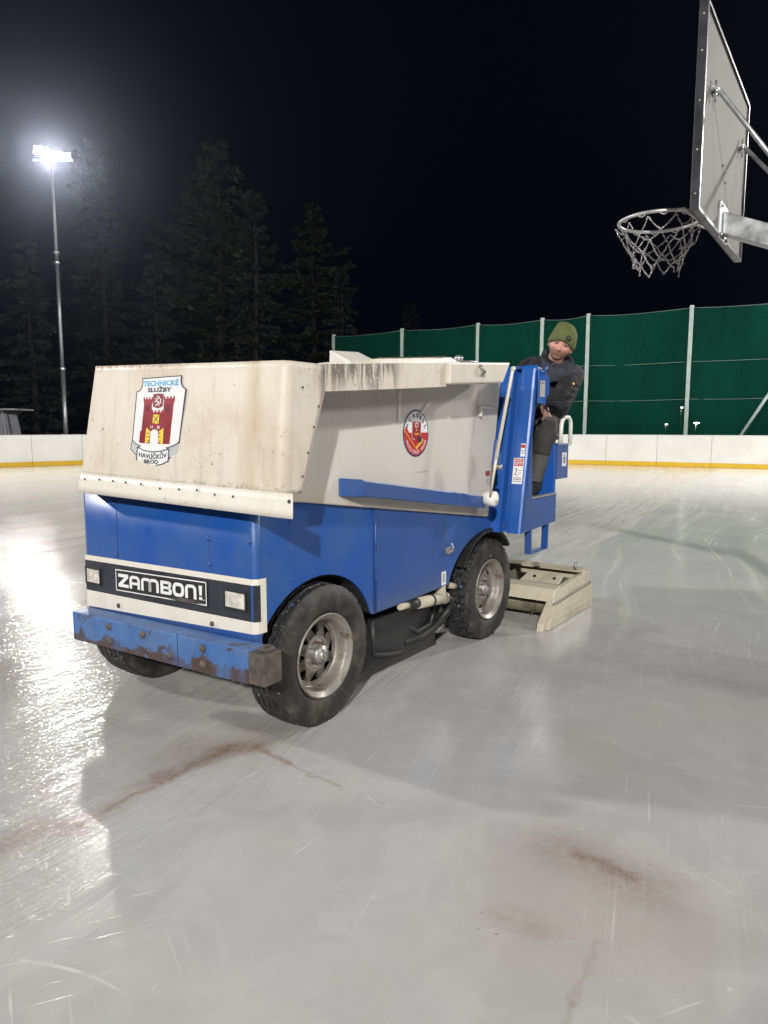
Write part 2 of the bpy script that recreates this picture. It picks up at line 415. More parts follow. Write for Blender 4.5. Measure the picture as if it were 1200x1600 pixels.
    t.L(sub.outputs[0], wv.inputs[0]); t.L(wn.outputs[0], wv.inputs[1])
    flat = t.n('ShaderNodeVectorMath', operation='MULTIPLY'); t.L(wv.outputs[0], flat.inputs[0]); flat.inputs[1].default_value = (1, 1, 0)
    w = flat.outputs[0]; gr = t.rng(t.noise(c, 40, 6, .75), .3, .62, .45, 1.)
    def stain(p, q, r0, r1, k, colr):
        nonlocal base
        m = t.M('MULTIPLY', t.M('MULTIPLY', t.seg(w, p, q, r0, r1), gr), k)
        base = t.mix(m, base, colr)
    BR = (.21, .12, .07)
    stain((-1.19, 2.50), (-.98, 2.88), .0, .11, .42, BR); stain((-.98, 2.88), (-.74, 3.18), .0, .09, .42, BR); stain((-1.12, 2.62), (-.74, 3.18), .0, .03, .35, (.15, .06, .03))
    stain((-.78, 3.14), (-.62, 3.17), .0, .13, .55, BR); stain((-.62, 3.17), (-.46, 3.0), .0, .03, .6, BR)
    stain((-.46, 3.0), (-.22, 2.80), .0, .02, .4, BR); stain((-.9, 3.12), (-.66, 3.27), .0, .30, .34, BR)
    stain((-1.45, 2.30), (-1.32, 2.48), .0, .14, .40, (.25, .10, .04))
    stain((.66, 2.32), (.80, 2.20), .0, .055, .55, (.10, .05, .03)); stain((.60, 2.36), (.84, 2.15), .0, .20, .40, (.19, .11, .07)); stain((.50, 2.30), (.85, 2.05), .0, .42, .22, (.36, .26, .20)); stain((.35, 1.85), (.6, 1.95), .0, .35, .16, (.40, .30, .24))
    stain((.60, 1.90), (.47, 1.68), .0, .022, .26, BR); stain((.47, 1.68), (.40, 1.52), .0, .02, .26, BR)
    stain((.33, 2.02), (.44, 1.95), .0, .10, .28, (.2, .14, .06))
    dots = t.M('MULTIPLY', t.rng(t.noise(c, 55, 2, .5), .70, .73), t.seg(c, (.30, 2.02), (.42, 1.97), .02, .11))
    base = t.mix(t.M('MULTIPLY', dots, .8), base, (.06, .035, .015))
    # freshly flooded, still wet lane to the left of / beyond the machine, rougher grooves
    x, y = t.sep(c)[0], t.sep(c)[1]
    d = t.M('SUBTRACT', t.M('MULTIPLY', t.M('SUBTRACT', y, 1.93), .485), t.M('MULTIPLY', t.M('SUBTRACT', x, -1.10), .875))
    d = t.M('ADD', d, t.M('MULTIPLY', t.M('SUBTRACT', t.noise(c, 5, 5, .6), .5), .10))
    wet = t.rng(d, -.02, .04)
    rough = t.rng(cl, .3, .7, .10, .19, False)
    rough = t.M('ADD', rough, t.M('MULTIPLY', t.rng(st, .4, .7), .05))
    rr = t.M('MULTIPLY', wet, -.075)
    rough = t.M('MAXIMUM', t.M('ADD', rough, rr), .045)
    ms4 = t.n('ShaderNodeMapping'); t.L(mp.outputs[0], ms4.inputs[0]); ms4.inputs['Scale'].default_value = (15, .30, 1)
    st4 = t.noise(ms4.outputs[0], 1.0, 6, .7, .2)
    h1 = t.M('MULTIPLY', t.M('SUBTRACT', t.M('ADD', t.M('MULTIPLY', st2, t.rng(y, 3., 8., .9, .15)), t.M('MULTIPLY', t.rng(st4, .42, .60), .8)), .85), t.M('ADD', t.M('MULTIPLY', wet, 1.0), .10))
    ripple = t.noise(t.co(scale=(1, 1, 1)), 26, 5, .6, 1.0)
    h2 = t.M('ADD', h1, t.M('MULTIPLY', t.M('SUBTRACT', ripple, .5), t.M('ADD', t.M('MULTIPLY', wet, t.rng(y, 2.6, 3.6, .8, .35)), .10)))
    h2 = t.M('ADD', h2, t.M('MULTIPLY', st, .5))
    h2 = t.M('ADD', h2, t.M('MULTIPLY', t.M('ADD', s1, fine), .10))
    t.bump(t.M('MULTIPLY', h2, t.rng(y, 4., 14., 1., .45)), .30, .010)
    t.b.inputs['IOR'].default_value = 1.31
    t.b.inputs['Specular IOR Level'].default_value = .8
    return t.done(base, rough)

# rink outline (clockwise from the left front, past the far corner, to the right)
def rink_line():
    A = V((-12.004, 28.373)); dA = V((-.75, -.66)).normalized()
    B = V((7.52, 28.815)); dB = V((.86, -.51)).normalized()
    left = [A + dA * (1.87 * i) for i in range(9, -1, -1)]
    right = [B + dB * (1.9 * (i - .25)) for i in range(-3, 9)]
    p0, p1 = left[-1], right[0]
    c = V((-3.9, 35.0))
    arc = []
    for i in range(1, 9):
        u = i / 9; arc.append(p0 * (1 - u) ** 2 + c * (2 * u * (1 - u)) + p1 * u ** 2)
    return left, arc, right

def build_setting():
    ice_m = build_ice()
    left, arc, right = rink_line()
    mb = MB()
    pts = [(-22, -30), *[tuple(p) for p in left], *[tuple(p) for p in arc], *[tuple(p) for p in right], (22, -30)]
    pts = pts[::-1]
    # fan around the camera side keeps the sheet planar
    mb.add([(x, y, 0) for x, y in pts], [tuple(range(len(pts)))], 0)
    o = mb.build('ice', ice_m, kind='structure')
    g = simple('frozen_ground', (.035, .038, .03), .9, 0, .4, .6)
    mb = MB(); mb.add([(-400, -300, -.02), (400, -300, -.02), (400, 500, -.02), (-400, 500, -.02)], [(0, 1, 2, 3)])
    mb.build('ground', g, kind='structure')
    # boards
    wb = NT('board_plastic'); c = wb.co(); n = wb.noise(c, 1.3, 6, .6)
    col = wb.mix(wb.rng(n, .35, .7), (.82, .81, .76), (.74, .73, .68))
    sc = wb.noise(wb.co(scale=(1, 1, .5)), 9, 5, .75)
    col = wb.mix(wb.rng(sc, .66, .74, 0., .3), col, (.35, .34, .32))
    sx = wb.noise(wb.co(scale=(1, 1, 1.6)), 4.5, 6, .7, .8); low = wb.rng(wb.sep(wb.co())[2], .9, .3); col = wb.mix(wb.M('MULTIPLY', wb.rng(sx, .60, .70), wb.M('MULTIPLY', low, .35)), col, (.22, .21, .20))
    wbm = wb.done(col, .32)
    yk = simple('yellow_kickplate', (.74, .47, .025), .35, var=.1)
    cap = simple('board_cap', (.74, .74, .72), .3, var=.05)
    def run(pts, root):
        for a, b in zip(pts, pts[1:]):
            d = (b - a).normalized(); nrm = V((-d.y, d.x))             # outward side
            a2, b2 = a + d * .005, b - d * .005
            def bx(z0, z1, t0, t1, name, mat):
                q = MB(); P = [a2 + nrm * t0, b2 + nrm * t0, b2 + nrm * t1, a2 + nrm * t1]
                q.hexa([(p.x, p.y, z0) for p in P] + [(p.x, p.y, z1) for p in P]); return q.build(name, mat, root, bevel=.004)
            bx(.18, 1.17, 0, .02, 'board_panel', wbm); bx(.002, .18, -.012, .02, 'kick_plate', yk)
            q = MB(); 
            for off in (.10, .9, 1.7):
                p = a + d * off; P = [p + nrm * .022, p + d * .06 + nrm * .022, p + d * .06 + nrm * .09, p + nrm * .09]
                q.hexa([(v.x, v.y, 0.) for v in P] + [(v.x, v.y, 1.165) for v in P])
            q.split('board_stud', M_['galv'], root)
        q = MB()
        for a, b in zip(pts, pts[1:]):
            d = (b - a).normalized(); nrm = V((-d.y, d.x)); P = [a - nrm * .01, b - nrm * .01, b + nrm * .10, a + nrm * .10]
            q.hexa([(p.x, p.y, 1.172) for p in P] + [(p.x, p.y, 1.20) for p in P])
        q.build('cap_rail', cap, root)
    rb = empty('rink_boards', (-12, 28.4, 0), 0, 'white dasher boards with yellow kick strip along the left side of the rink', 'rink boards', 'dasher boards round the rink')
    rb.location = (0, 0, 0); run(left + arc[:4], rb)
    rb2 = empty('rink_boards', (0, 0, 0), 0, 'white dasher boards with yellow kick strip in front of the green netting', 'rink boards', 'dasher boards round the rink')
    run(arc[3:] + right, rb2)
    # ---- green netting fence
    root = empty('netting_fence', (0, 0, 0), 0, 'tall dark green netting on pale steel posts behind the right boards', 'fence')
    A = V((-2.54, 36.46)); B = V((11.78, 27.92)); d = (B - A).normalized(); nrm = V((-d.y, d.x))
    def at(x): return A + d * ((x - A.x) / d.x)
    px = [-2.54, .85, 4.19, 6.73, 8.40, 11.78, 15.25, 18.7]
    tops = [6.0, 6.03, 6.0, 6.0, 6.02, 6.02, 6.0, 6.0]
    nt = NT('green_netting'); c = nt.co(rot=(0, 0, -math.atan2(d.y, d.x)))
    w1 = nt.n('ShaderNodeTexWave', wave_type='BANDS', bands_direction='X'); w2 = nt.n('ShaderNodeTexWave', wave_type='BANDS', bands_direction='Z')
    for w in (w1, w2): nt.L(c, w.inputs[0]); w.inputs['Scale'].default_value = 5.5
    g = nt.M('MAXIMUM', w1.outputs['Fac'], w2.outputs['Fac'])
    n = nt.noise(nt.co(scale=(1, 1, .3)), .8, 5, .6)
    colr = nt.mix(nt.rng(n, .3, .7), (.0006, .040, .024), (.001, .058, .036))
    colr = nt.mix(nt.rng(g, .3, 1., .30, 0.), colr, (.0005, .012, .009))
    nt.done(colr, .9, spec=.1)
    tr = nt.n('ShaderNodeBsdfTransparent'); mx = nt.n('ShaderNodeMixShader')
    nt.L(nt.rng(g, .3, .9, .22, .03), mx.inputs[0]); nt.L(nt.b.outputs[0], mx.inputs[1]); nt.L(tr.outputs[0], mx.inputs[2]); nt.L(mx.outputs[0], nt.out.inputs[0])
    pm = simple('pale_painted_steel', (.42, .50, .47), .5, 0., .15, 5)
    cm = simple('net_rope', (.10, .17, .14), .7)
    for i, x in enumerate(px):
        p = at(x); q = MB(); h = .07
        P = [p + d * -h + nrm * -.05, p + d * h + nrm * -.05, p + d * h + nrm * .09, p + d * -h + nrm * .09]
        q.hexa([(v.x, v.y, -.02) for v in P] + [(v.x, v.y, tops[i] + .1) for v in P]); q.build('post', pm, root, bevel=.01)
        if i + 1 < len(px):
            a, b = p + d * .075, at(px[i + 1]) - d * .075
            seg = 10; mb = MB()
            rows = 5
            def pt(u, v, off):
                sag = .07 * 4 * u * (1 - u)
                bl = .05 * math.sin(u * 9 + i * 2) * math.sin(v * 7 + i)
                zt = tops[i] * (1 - u) + tops[i + 1] * u - sag
                q_ = a + (b - a) * u + nrm * (bl + off); return (q_.x, q_.y, .25 + (zt - .25) * v)
            vs = [pt(u / seg, v / rows, .0) for v in range(rows + 1) for u in range(seg + 1)]
            fs = [(r * (seg + 1) + k, r * (seg + 1) + k + 1, (r + 1) * (seg + 1) + k + 1, (r + 1) * (seg + 1) + k) for r in range(rows) for k in range(seg)]
            mb.add(vs, fs, 0, True); mb.build('net_panel', nt.mat, root)
            mb = MB()
            for zz in (None, 4.0, 2.57):
                path = []
                for k in range(seg + 1):
                    u = k / seg; q_ = pt(u, 1, -.06); path.append((q_[0], q_[1], q_[2] if zz is None else zz - .03 * 4 * u * (1 - u)))
                mb.tube(path, .014, 5)
            mb.split('net_cable', cm, root)
    p = at(15.25); q = MB(); q.tube([(12.75, 27.0, -.02), (p.x - .05, p.y - .1, 5.0)], .055, 8); q.build('brace', pm, root)
    # ---- distant lights seen through / over the netting
    em = NT('lit_lamp'); em.b.inputs['Emission Color'].default_value = (1, .93, .8, 1); em.b.inputs['Emission Strength'].default_value = 30; em.done((.8, .8, .8), .4)
    for i, (u, v, Y, h, lb) in enumerate([(1063, 637, 62, .13, 'small far street lamp left of the thick net post'), (1040, 663, 66, .12, 'small far street lamp, lowest and leftmost behind the net'), (1087, 661, 58, .2, 'brightest far street lamp right of the thick net post')]):
        x = (u - 600) / 1118 * Y; z = 1.5 + (667 - v) / 1118 * Y
        e = empty('street_lamp', (x, Y, 0), 0, lb, 'street lamp', 'far lights behind the netting')
        q = MB(); q.tube([(0, 0, 0), (0, 0, z)], .05, 6); q.build('pole', M_['galv'], e)
        q = MB(); q.ball((0, -.15, z), h, 10, 0, (1.2, .6, .45)); q.build('lamp_head', em.mat, e)
    # ---- players' shelter at the left, behind the boards
    e = empty('player_shelter', (-15.9, 30.6, 0), 0, 'small shelter with flat roof and translucent curved side behind the left boards', 'shelter')
    ps = simple('frosted_panel', (.42, .43, .47), .4, 0, .12, 2); rf = simple('roof_sheet', (.46, .46, .46), .5, 0, .1, 3); dk = simple('dark_frame', (.06, .06, .065), .5)
    q = MB(); q.box(-4.4, .38, -.55, 1.2, 2.20, 2.27); q.build('roof', rf, e, bevel=.01)
    q = MB(); q.prism([(.02, 0, 0), (-.0, 1.1, 0), (-.35, 1.1, 2.18), (-.22, -.3, 2.18)], (-.03, 0, 0)); q.build('side_panel', ps, e)
    q = MB(); q.hexa([(-4.3, 1.15, 0), (-.02, 1.15, 0), (-.02, 1.19, 0), (-4.3, 1.19, 0), (-4.3, 1.15, 2.18), (-.4, 1.15, 2.18), (-.4, 1.19, 2.18), (-4.3, 1.19, 2.18)]); q.build('back_panel', ps, e)
    q = MB(); q.prism([(-.38, -.3, 0.), (.02, -.3, 0.), (-.22, -.32, 2.18), (-.6, -.32, 2.18)], (0, -.02, 0)); q.build('front_panel', ps, e)
    q = MB(); q.tube([(-.62, -.36, .0), (-.62, -.36, 1.25), (-.56, -.36, 1.65), (-.42, -.36, 1.98), (-.18, -.36, 2.17)], .035, 8); q.build('curved_frame', dk, e)
    q = MB(); q.tube([(.04, -.36, .0), (-.20, -.36, 2.19)], .03, 8); q.build('post', rf, e)
    # ---- flood-light post
    lp = V((-13.35, 30.0, 0))
    e = empty('floodlight_post', lp, 0, 'tall grey floodlight mast with blazing white lamps behind the left boards', 'floodlight')
    q = MB(); q.tube([(0, 0, 0), (0, 0, 3.9)], [.10, .085], 12); q.tube([(0, 0, 3.9), (0, 0, 8.4)], [.078, .068], 12); q.tube([(0, 0, 8.4), (0, 0, 12.15)], [.062, .05], 12)
    q.build('pole', M_['galv'], e)
    for z in (3.9, 8.15, 8.55):
        q = MB(); q.lathe([(.05, -.04), (.125, -.04), (.125, .04), (.05, .04)], (0, 0, z), (0, 0, 1), 14, smooth=False, closed=True); q.build('collar', M_['galv'], e, bevel=.004)
    q = MB(); q.box(-.75, .85, -.05, .05, 12.1, 12.18); q.build('crossbar', M_['galv'], e)
    fl = NT('floodlight_lens'); fl.b.inputs['Emission Color'].default_value = (1, .97, .93, 1); fl.b.inputs['Emission Strength'].default_value = 160; fl.done((.9, .9, .9), .3)
    for x, dz, sc in ((-.34, .16, 1.15), (.16, .0, 1.15), (.62, -.05, .9)):
        q = MB(); q.box(-.23 * sc, .23 * sc, -.05, .07, -.2 * sc, .2 * sc)
        hd = q.build('lamp_head', M_['black'], e, bevel=.01); hd.location = (x, -.16, 12.25 + dz); hd.rotation_euler = (R(-32), 0, R(20))
        q = MB(); q.box(-.21 * sc, .21 * sc, -.056, -.052, -.18 * sc, .18 * sc); ln = q.build('lens', fl.mat, hd)
build_setting()

# ------------------------------------------------------------------ trees
def build_trees():
    bark = simple('pine_bark', (.012, .009, .007), .9, 0, .4, 6, .5)
    def leafm(nm, a, b_):
        t = NT(nm); c = t.co(); n = t.noise(c, 1.1, 3, .6); n2 = t.noise(c, 9, 2, .5)
        return t.done(t.mix(t.rng(n, .35, .65), t.mix(n2, a, b_), b_), .75)
    lm = leafm('pine_needles', (.007, .011, .005), (.022, .028, .012)); lm2 = leafm('spruce_needles', (.004, .006, .004), (.008, .012, .007))
    protos = []
    for k, (H, spread, pine) in enumerate([(19, 3.3, False), (20, 4.2, True), (16, 3.0, False)]):
        rnd = random.Random(40 + k); mb = MB(); tr = MB()
        tr.tube([(0, 0, 0), (.1, .05, H * .35), (-.1, .1, H * .7), (0, 0, H * .98)], [.28, .22, .13, .02], 8)
        nb = 66 if not pine else 52
        for i in range(nb):
            f = i / nb; z = H * ((.08 if not pine else .25) + f * (.9 if not pine else .72))
            L = spread * ((1 - f) ** .8 * .95 + .12) * rnd.uniform(.6, 1.1)
            if pine: L = spread * (math.sin(math.pi * min(1, f * .85 + .22)) * .9 + .15) * rnd.uniform(.55, 1.15)
            a = i * 2.4 + rnd.uniform(-.4, .4); droop = rnd.uniform(-.28, .02) if not pine else rnd.uniform(-.05, .35)
            d = V((math.cos(a), math.sin(a), droop)); side = V((-math.sin(a), math.cos(a), 0))
            tr.tube([(0, 0, z), V((0, 0, z)) + d * L * .9], [.05 * (1 - f) + .015, .008], 4, caps=False)
            nt_ = int(17 * L / 2 + 6)
            for j in range(nt_):
                u = .18 + .82 * (j + rnd.random()) / nt_
                c = V((0, 0, z)) + d * L * u + side * rnd.uniform(-1, 1) * L * .30 * (1.15 - u) + V((0, 0, rnd.uniform(-.18, .14)))
                for q in range(4):
                    dd = (d * rnd.uniform(.1, 1) + side * rnd.uniform(-1, 1) + V((0, 0, rnd.uniform(-.45, .35)))).normalized()
                    ll = rnd.uniform(.25, .55); n = dd.cross(V((rnd.uniform(-1, 1), rnd.uniform(-1, 1), rnd.uniform(-.5, 1)))).normalized() * rnd.uniform(.05, .11)
                    mb.add([c - n * .6, c + dd * ll * .5 - n, c + dd * ll, c + dd * ll * .5 + n, c + n * .6], [(0, 1, 2, 3, 4)])
        protos.append((tr.mesh('trunk', [bark]), mb.mesh('crown', [lm if pine else lm2])))
    spots = [(-21.5, 34, 1, .85, 0), (-18.2, 37.5, 2, .70, 1.2), (-16.8, 44, 0, .95, 2), (-12.8, 41, 2, .72, .5), (-10.5, 47, 1, 1.0, 3), (-7.6, 43, 0, .82, 4), (-4.8, 50, 1, .85, 1), (-2.6, 45.5, 0, .62, 2.2), (-20, 50, 0, 1.1, .7), (-14, 55, 1, 1.05, 5), (2.0, 56, 2, .70, .3), (-25.5, 40, 2, 1.1, .2)]
    lbl = ['nearest dim pine with lit olive branches at the left edge', 'short dark spruce just left of the floodlight mast', 'tall dark spruce behind the floodlight mast', 'low dark spruce just right of the mast foot', 'broad dark pine above the left part of the snow tank', 'dark spruce above the crest on the tank', 'far dark pine between the crest and the tank corner', 'faint spruce rising just left of the green netting end', 'far tall spruce in the upper left dark', 'far dark pine behind the mast row', 'far small spruce behind the left end of the netting', 'dark spruce at the far left edge behind the shelter']
    for (x, y, k, sc, rz), lb in zip(spots, lbl):
        e = empty('pine_tree' if k == 1 else 'spruce_tree', (x, y, -.02), rz, lb, 'tree', 'trees in the dark beyond the rink'); e.scale = (sc,) * 3
        for me, nm in zip(protos[k], ('trunk', 'crown')):
            o = bpy.data.objects.new(nm, me); COL.objects.link(o); o.parent = e
build_trees()

# ------------------------------------------------------------------ ice resurfacer (x = towards its rear, y = towards its far side, z = up)
MLOC = (-.34425, 3.38377, 0); MROT = R(90 - 35.2)
Z = empty('ice_resurfacer', MLOC, MROT, 'blue and cream ice resurfacing machine with chipped bumper, standing on the ice', 'ice resurfacer')
m = M_
def wheel(s0, w_out, sgn, block, lb=None, steer=0):
    """sgn=+1: outer face looks to -y at w_out; sgn=-1: outer face looks to +y"""
    RR = .36
    root = empty('wheel', (s0, w_out, RR)); root.parent = Z; root.rotation_euler = (0, 0, 0 if sgn > 0 else math.pi)
    if lb: root['label'] = lb
    root.scale = (1.01, .86 if sgn > 0 else 1, 1.01)
    mb = MB(); n = 120 if not block else 132
    prof = [(.205, .030), (.214, .012), (.235, .001), (.262, -.006), (.300, -.006), (.326, .004), (.343, .016)]
    tread = []
    if not block:
        xs = [.022, .052, .057, .064, .069, .098, .103, .110, .115, .140, .145, .152, .157, .182, .187, .194, .199, .222]
        dp = [0, 0, .011, .011, 0, 0, .011, .011, 0, 0, .011, .011, 0, 0, .011, .011, 0, 0]
        tread = [(.3535 + .0065 * math.sin(math.pi * (x - .01) / .22) - d, x) for x, d in zip(xs, dp)]
    else:
        xs = [.018, .050, .056, .062, .068, .100, .106, .112, .118, .148, .154, .160, .166, .196, .202, .222]
        dp = [0, 0, .012, .012, 0, 0, .012, .012, 0, 0, .012, .012, 0, 0, 0, 0]
        tread = [(.3535 + .0065 * math.sin(math.pi * (x - .01) / .22) - d, x) for x, d in zip(xs, dp)]
    np0 = len(prof); prof = prof + tread; np1 = len(prof)
    prof += [(.343, .228), (.326, .238), (.300, .246), (.262, .246), (.235, .240), (.214, .228), (.205, .21)]
    def fn(i, j, r, h):
        if np0 <= i < np1:
            k = i - np0
            if not block: 
                if 1 <= k <= len(xs) - 2: h = h + (.0045 if (j % 6) < 3 else -.0045)
                if (j % 6 == 0) and k in (0, 1, 4, 5, 8, 9, 12, 13, 16, 17): r -= .004
            else:
                row = k // 4
                ph = (j + row * 3) % 6
                if ph == 0: r -= .012
                elif ph == 3 and k % 4 in (0, 1): r -= .005
                h += .004 * math.sin(j * 1.3 + row)
        elif i == np0 - 1 or i == np1:
            if block and j % 6 == 0: r -= .006
            if not block and j % 3 == 0: r -= .003
        # tyre flattened where it carries the weight
        return r, h
    mb.lathe(prof, (0, 0, 0), (0, 1, 0), n, 0, True, fn)
    for i, (f) in enumerate(mb.f):
        ring = i // n
        if np0 - 1 <= ring < np1: mb.m[i] = 1; mb.sm[i] = False
    ty = mb.build('tyre', [m['rubber'], m['tread']], root)
    for v in ty.data.vertices:
        if v.co.z < -.352: v.co.z = -.352 - (v.co.z + .352) * .0
    root.location.z = .356
    # rim
    dsk = .10 if not block else .085
    mb = MB(); mb.lathe([(.206, .03), (.214, .006), (.211, -.002), (.204, .002), (.198, .016), (.186, .022), (.180, .034), (.176, .06), (.172, dsk - .01), (.168, dsk)], (0, 0, 0), (0, 1, 0), 64, 0, True)
    mb.lathe([(.168, dsk), (.150, dsk), (.146, dsk + .004)], (0, 0, 0), (0, 1, 0), 64, 1, True)
    hp = 2 * math.pi / 8
    rad = [.146, .130, .110, .092]; hw = [R(13.5), R(11.5), R(8.5), R(3.5)]; dep = [dsk + .004, dsk - .004, dsk - .014, dsk - .020]
    def pt(r, a, h): return (r * math.cos(a), h, r * math.sin(a))
    for k in range(8):
        a0 = k * hp
        for i in range(3):
            q = []
            for (ii, sd) in ((i, 0), (i, 1), (i + 1, 1), (i + 1, 0)):
                aa = a0 + hw[ii] if sd == 0 else a0 + hp - hw[ii]
                q.append(pt(rad[ii], aa, dep[ii]))
            mb.add(q, [(0, 1, 2, 3)], 1)
            mb.add([pt(rad[i], a0 + hw[i], dep[i]), pt(rad[i + 1], a0 + hw[i + 1], dep[i + 1]), pt(rad[i + 1], a0 + hw[i + 1], dep[i + 1] + .02), pt(rad[i], a0 + hw[i], dep[i] + .02)], [(0, 1, 2, 3)], 1)
            mb.add([pt(rad[i], a0 - hw[i], dep[i]), pt(rad[i + 1], a0 - hw[i + 1], dep[i + 1]), pt(rad[i + 1], a0 - hw[i + 1], dep[i + 1] + .02), pt(rad[i], a0 - hw[i], dep[i] + .02)], [(0, 1, 2, 3)], 1)
    mb.lathe([(.092, dep[3]), (.080, dep[3] - .004), (.052, dep[3] + .012), (.03, dep[3] + .012)], (0, 0, 0), (0, 1, 0), 48, 0, True)
    mb.build('rim', [m['rim'], m['rim_disc'] if not block else m['rim']], root)
    mb = MB(); mb.lathe([(.0, dsk + .05), (.165, dsk + .05), (.165, .22), (0, .22)], (0, 0, 0), (0, 1, 0), 32, 0); mb.build('brake_drum', m['void'], root)
    mb = MB(); mb.lathe([(.0, .012), (.022, .012), (.026, .016), (.030, .03), (.044, .034), (.048, .045), (.05, dsk)], (0, 0, 0), (0, 1, 0), 20, 0)
    mb.lathe([(.0, .006), (.010, .006), (.012, .014)], (0, 0, 0), (0, 1, 0), 6, 0, False)
    mb.build('hub', m['steel'], root)
    mb = MB()
    for k in range(6):
        a = k * math.pi / 3 + .3; mb.lathe([(.0, dsk - .045), (.009, dsk - .045), (.011, dsk - .02), (.011, dsk)], (.066 * math.cos(a), 0, .066 * math.sin(a)), (0, 1, 0), 6, 0, False)
    mb.split('wheel_nut', m['rim'], root)
    return root
wheel(.100, 0., 1, False, 'front wheel with ribbed road tyre, nearest the camera')
wheel(.09, 1.475, -1, False, 'front wheel on the far side, mostly behind the bumper')
wheel(1.91, .0, 1, True, 'rear wheel with knobbly tread')
wheel(1.91, 1.475, -1, True)

def fz(y): return .022 * (1 - y / 1.36)                    # body trim climbs slightly to the near side
# blue body
def arch(cx, rx, rz, a0, a1, n=16): return [(cx + rx * math.cos(R(a0 + (a1 - a0) * i / n)), .36 + rz * math.sin(R(a0 + (a1 - a0) * i / n))) for i in range(n + 1)]
WS = .03
def side_poly(x):
    P = [(-.320, 1.22), (-.320, .56)]
    P += [p for p in arch(.08, .455, .405, 158, 18)]
    P += [(.53, .470), (.90, .473), (1.34, .486)]
    P += arch(1.91, .57, .425, 163, 60) + [(2.13, .76), (2.13, 1.02)]
    return [(s, x, z) for s, z in P]
mb = MB(); mb.prism(side_poly(WS), (0, .02, 0)); mb.build('side_panel', m['blue'], Z, bevel=.006)
mb = MB(); mb.prism(side_poly(1.36), (0, .02, 0)); mb.build('side_panel', m['blue'], Z, bevel=.006)
# door panel proud of the side
mb = MB(); mb.prism([(s, WS - .006, z) for s, z in [(.562, 1.19), (.562, .478), (.90, .480), (1.325, .492), (1.325, 1.10)]], (0, .0055, 0)); dr = mb.build('door', m['blue_side'], Z, bevel=.002)
mb = MB(); mb.tube([(.553, WS - .004, .478), (.553, WS - .004, 1.18)], .006, 8)
for k in range(14): z = .50 + k * .05; mb.box(.556, .580, WS - .0095, WS - .0062, z, z + .003)
mb.build('hinge', m['boltb'], dr)
mb = MB(); mb.box(.535, .548, WS - .012, WS - .001, .98, 1.10); mb.box(.538, .550, WS - .018, WS - .001, 1.0, 1.02); mb.split('hinge_stop', m['boltb'], Z)
mb = MB(); mb.box(1.30, 1.375, WS - .03, WS - .007, .700, .735); mb.tube([(1.29, WS - .035, .70), (1.36, WS - .035, .725), (1.36, WS - .02, .76)], .008, 6); mb.build('latch', m['steel'], dr, bevel=.002)
mb = MB()
for z in (1.06, .92, .78, .66): mb.ball((-.12, WS - .002, z), .008, 8, 0, (1, .6, 1))
for s, z in [(.92, .50), (.99, .53), (1.04, .56), (1.10, .57), (1.16, .55), (1.2, .52)]: mb.ball((s, WS - .006, z), .006, 8, 0, (1, .6, 1))
mb.split('rivet', m['boltb'], Z)
dc = Decal(lambda x, y, l: (x, WS - .006 - l, y)); dc.rect(1.262, .498, 1.318, .585, 0); dc.rect(1.275, .515, 1.305, .572, 1, 1)
dc.mb.build('label_sticker', [m['decalwhite'], m['label']], Z)
# front panel with rounded near corner
XF = -.355
mb = MB(); cols = [(XF + .20, WS + .001), (XF + .034, WS), (XF + .026, WS + .001), (XF + .017, WS + .0046), (XF + .010, WS + .010), (XF + .0046, WS + .017), (XF + .001, WS + .025), (XF, WS + .034), (XF, .33), (XF, .335), (XF, 1.03), (XF, 1.036), (XF, 1.32), (XF + .01, 1.352), (XF + .035, 1.362), (XF + .2, 1.362)]
rows = [0., .1, .3, .6, 1.]
vs = [(s, w, (.47 + .09 * max(0, 1 - w / .4) * 0 + (1.22 - .47) * r) + (fz(w) if r < .5 else 0)) for r in rows for s, w in cols]
# side return only above the wheel arch
nc = len(cols); fs = []
for r in range(len(rows) - 1):
    for k in range(nc - 1):
        if k == 0: continue
        fs.append((r * nc + k, r * nc + k + 1, (r + 1) * nc + k + 1, (r + 1) * nc + k))
mb.add(vs, fs, 0, True); fp = mb.build('front_panel', m['blue'], Z); fp.data.polygons.foreach_set('use_smooth', [True] * len(fp.data.polygons))
sd = fp.modifiers.new('s', 'SOLIDIFY'); sd.thickness = .002; sd.offset = 0
mb = MB(); mb.box(XF - .0015, XF + .002, 1.041, 1.045, .47, 1.2); mb.box(XF - .001, XF + .002, .325, .3275, .47, 1.0); mb.build('panel_seam', m['seam'], Z)
mb = MB()
for w, z in [(1.062, 1.10), (1.062, .83), (.345, 1.125), (.335, .98), (.33, .86), (.06, .99)]: mb.ball((XF - .002, w, z), .012, 8, 0, (.6, 1, 1))
mb.split('panel_bolt', m['boltb'], fp)
mb = MB()
for w, z in [(1.055, .555), (.32, .575)]: mb.ball((XF - .006, w, z), .013, 8, 0, (.7, 1, 1))
mb.split('rusty_bolt', m['rust'], fp)
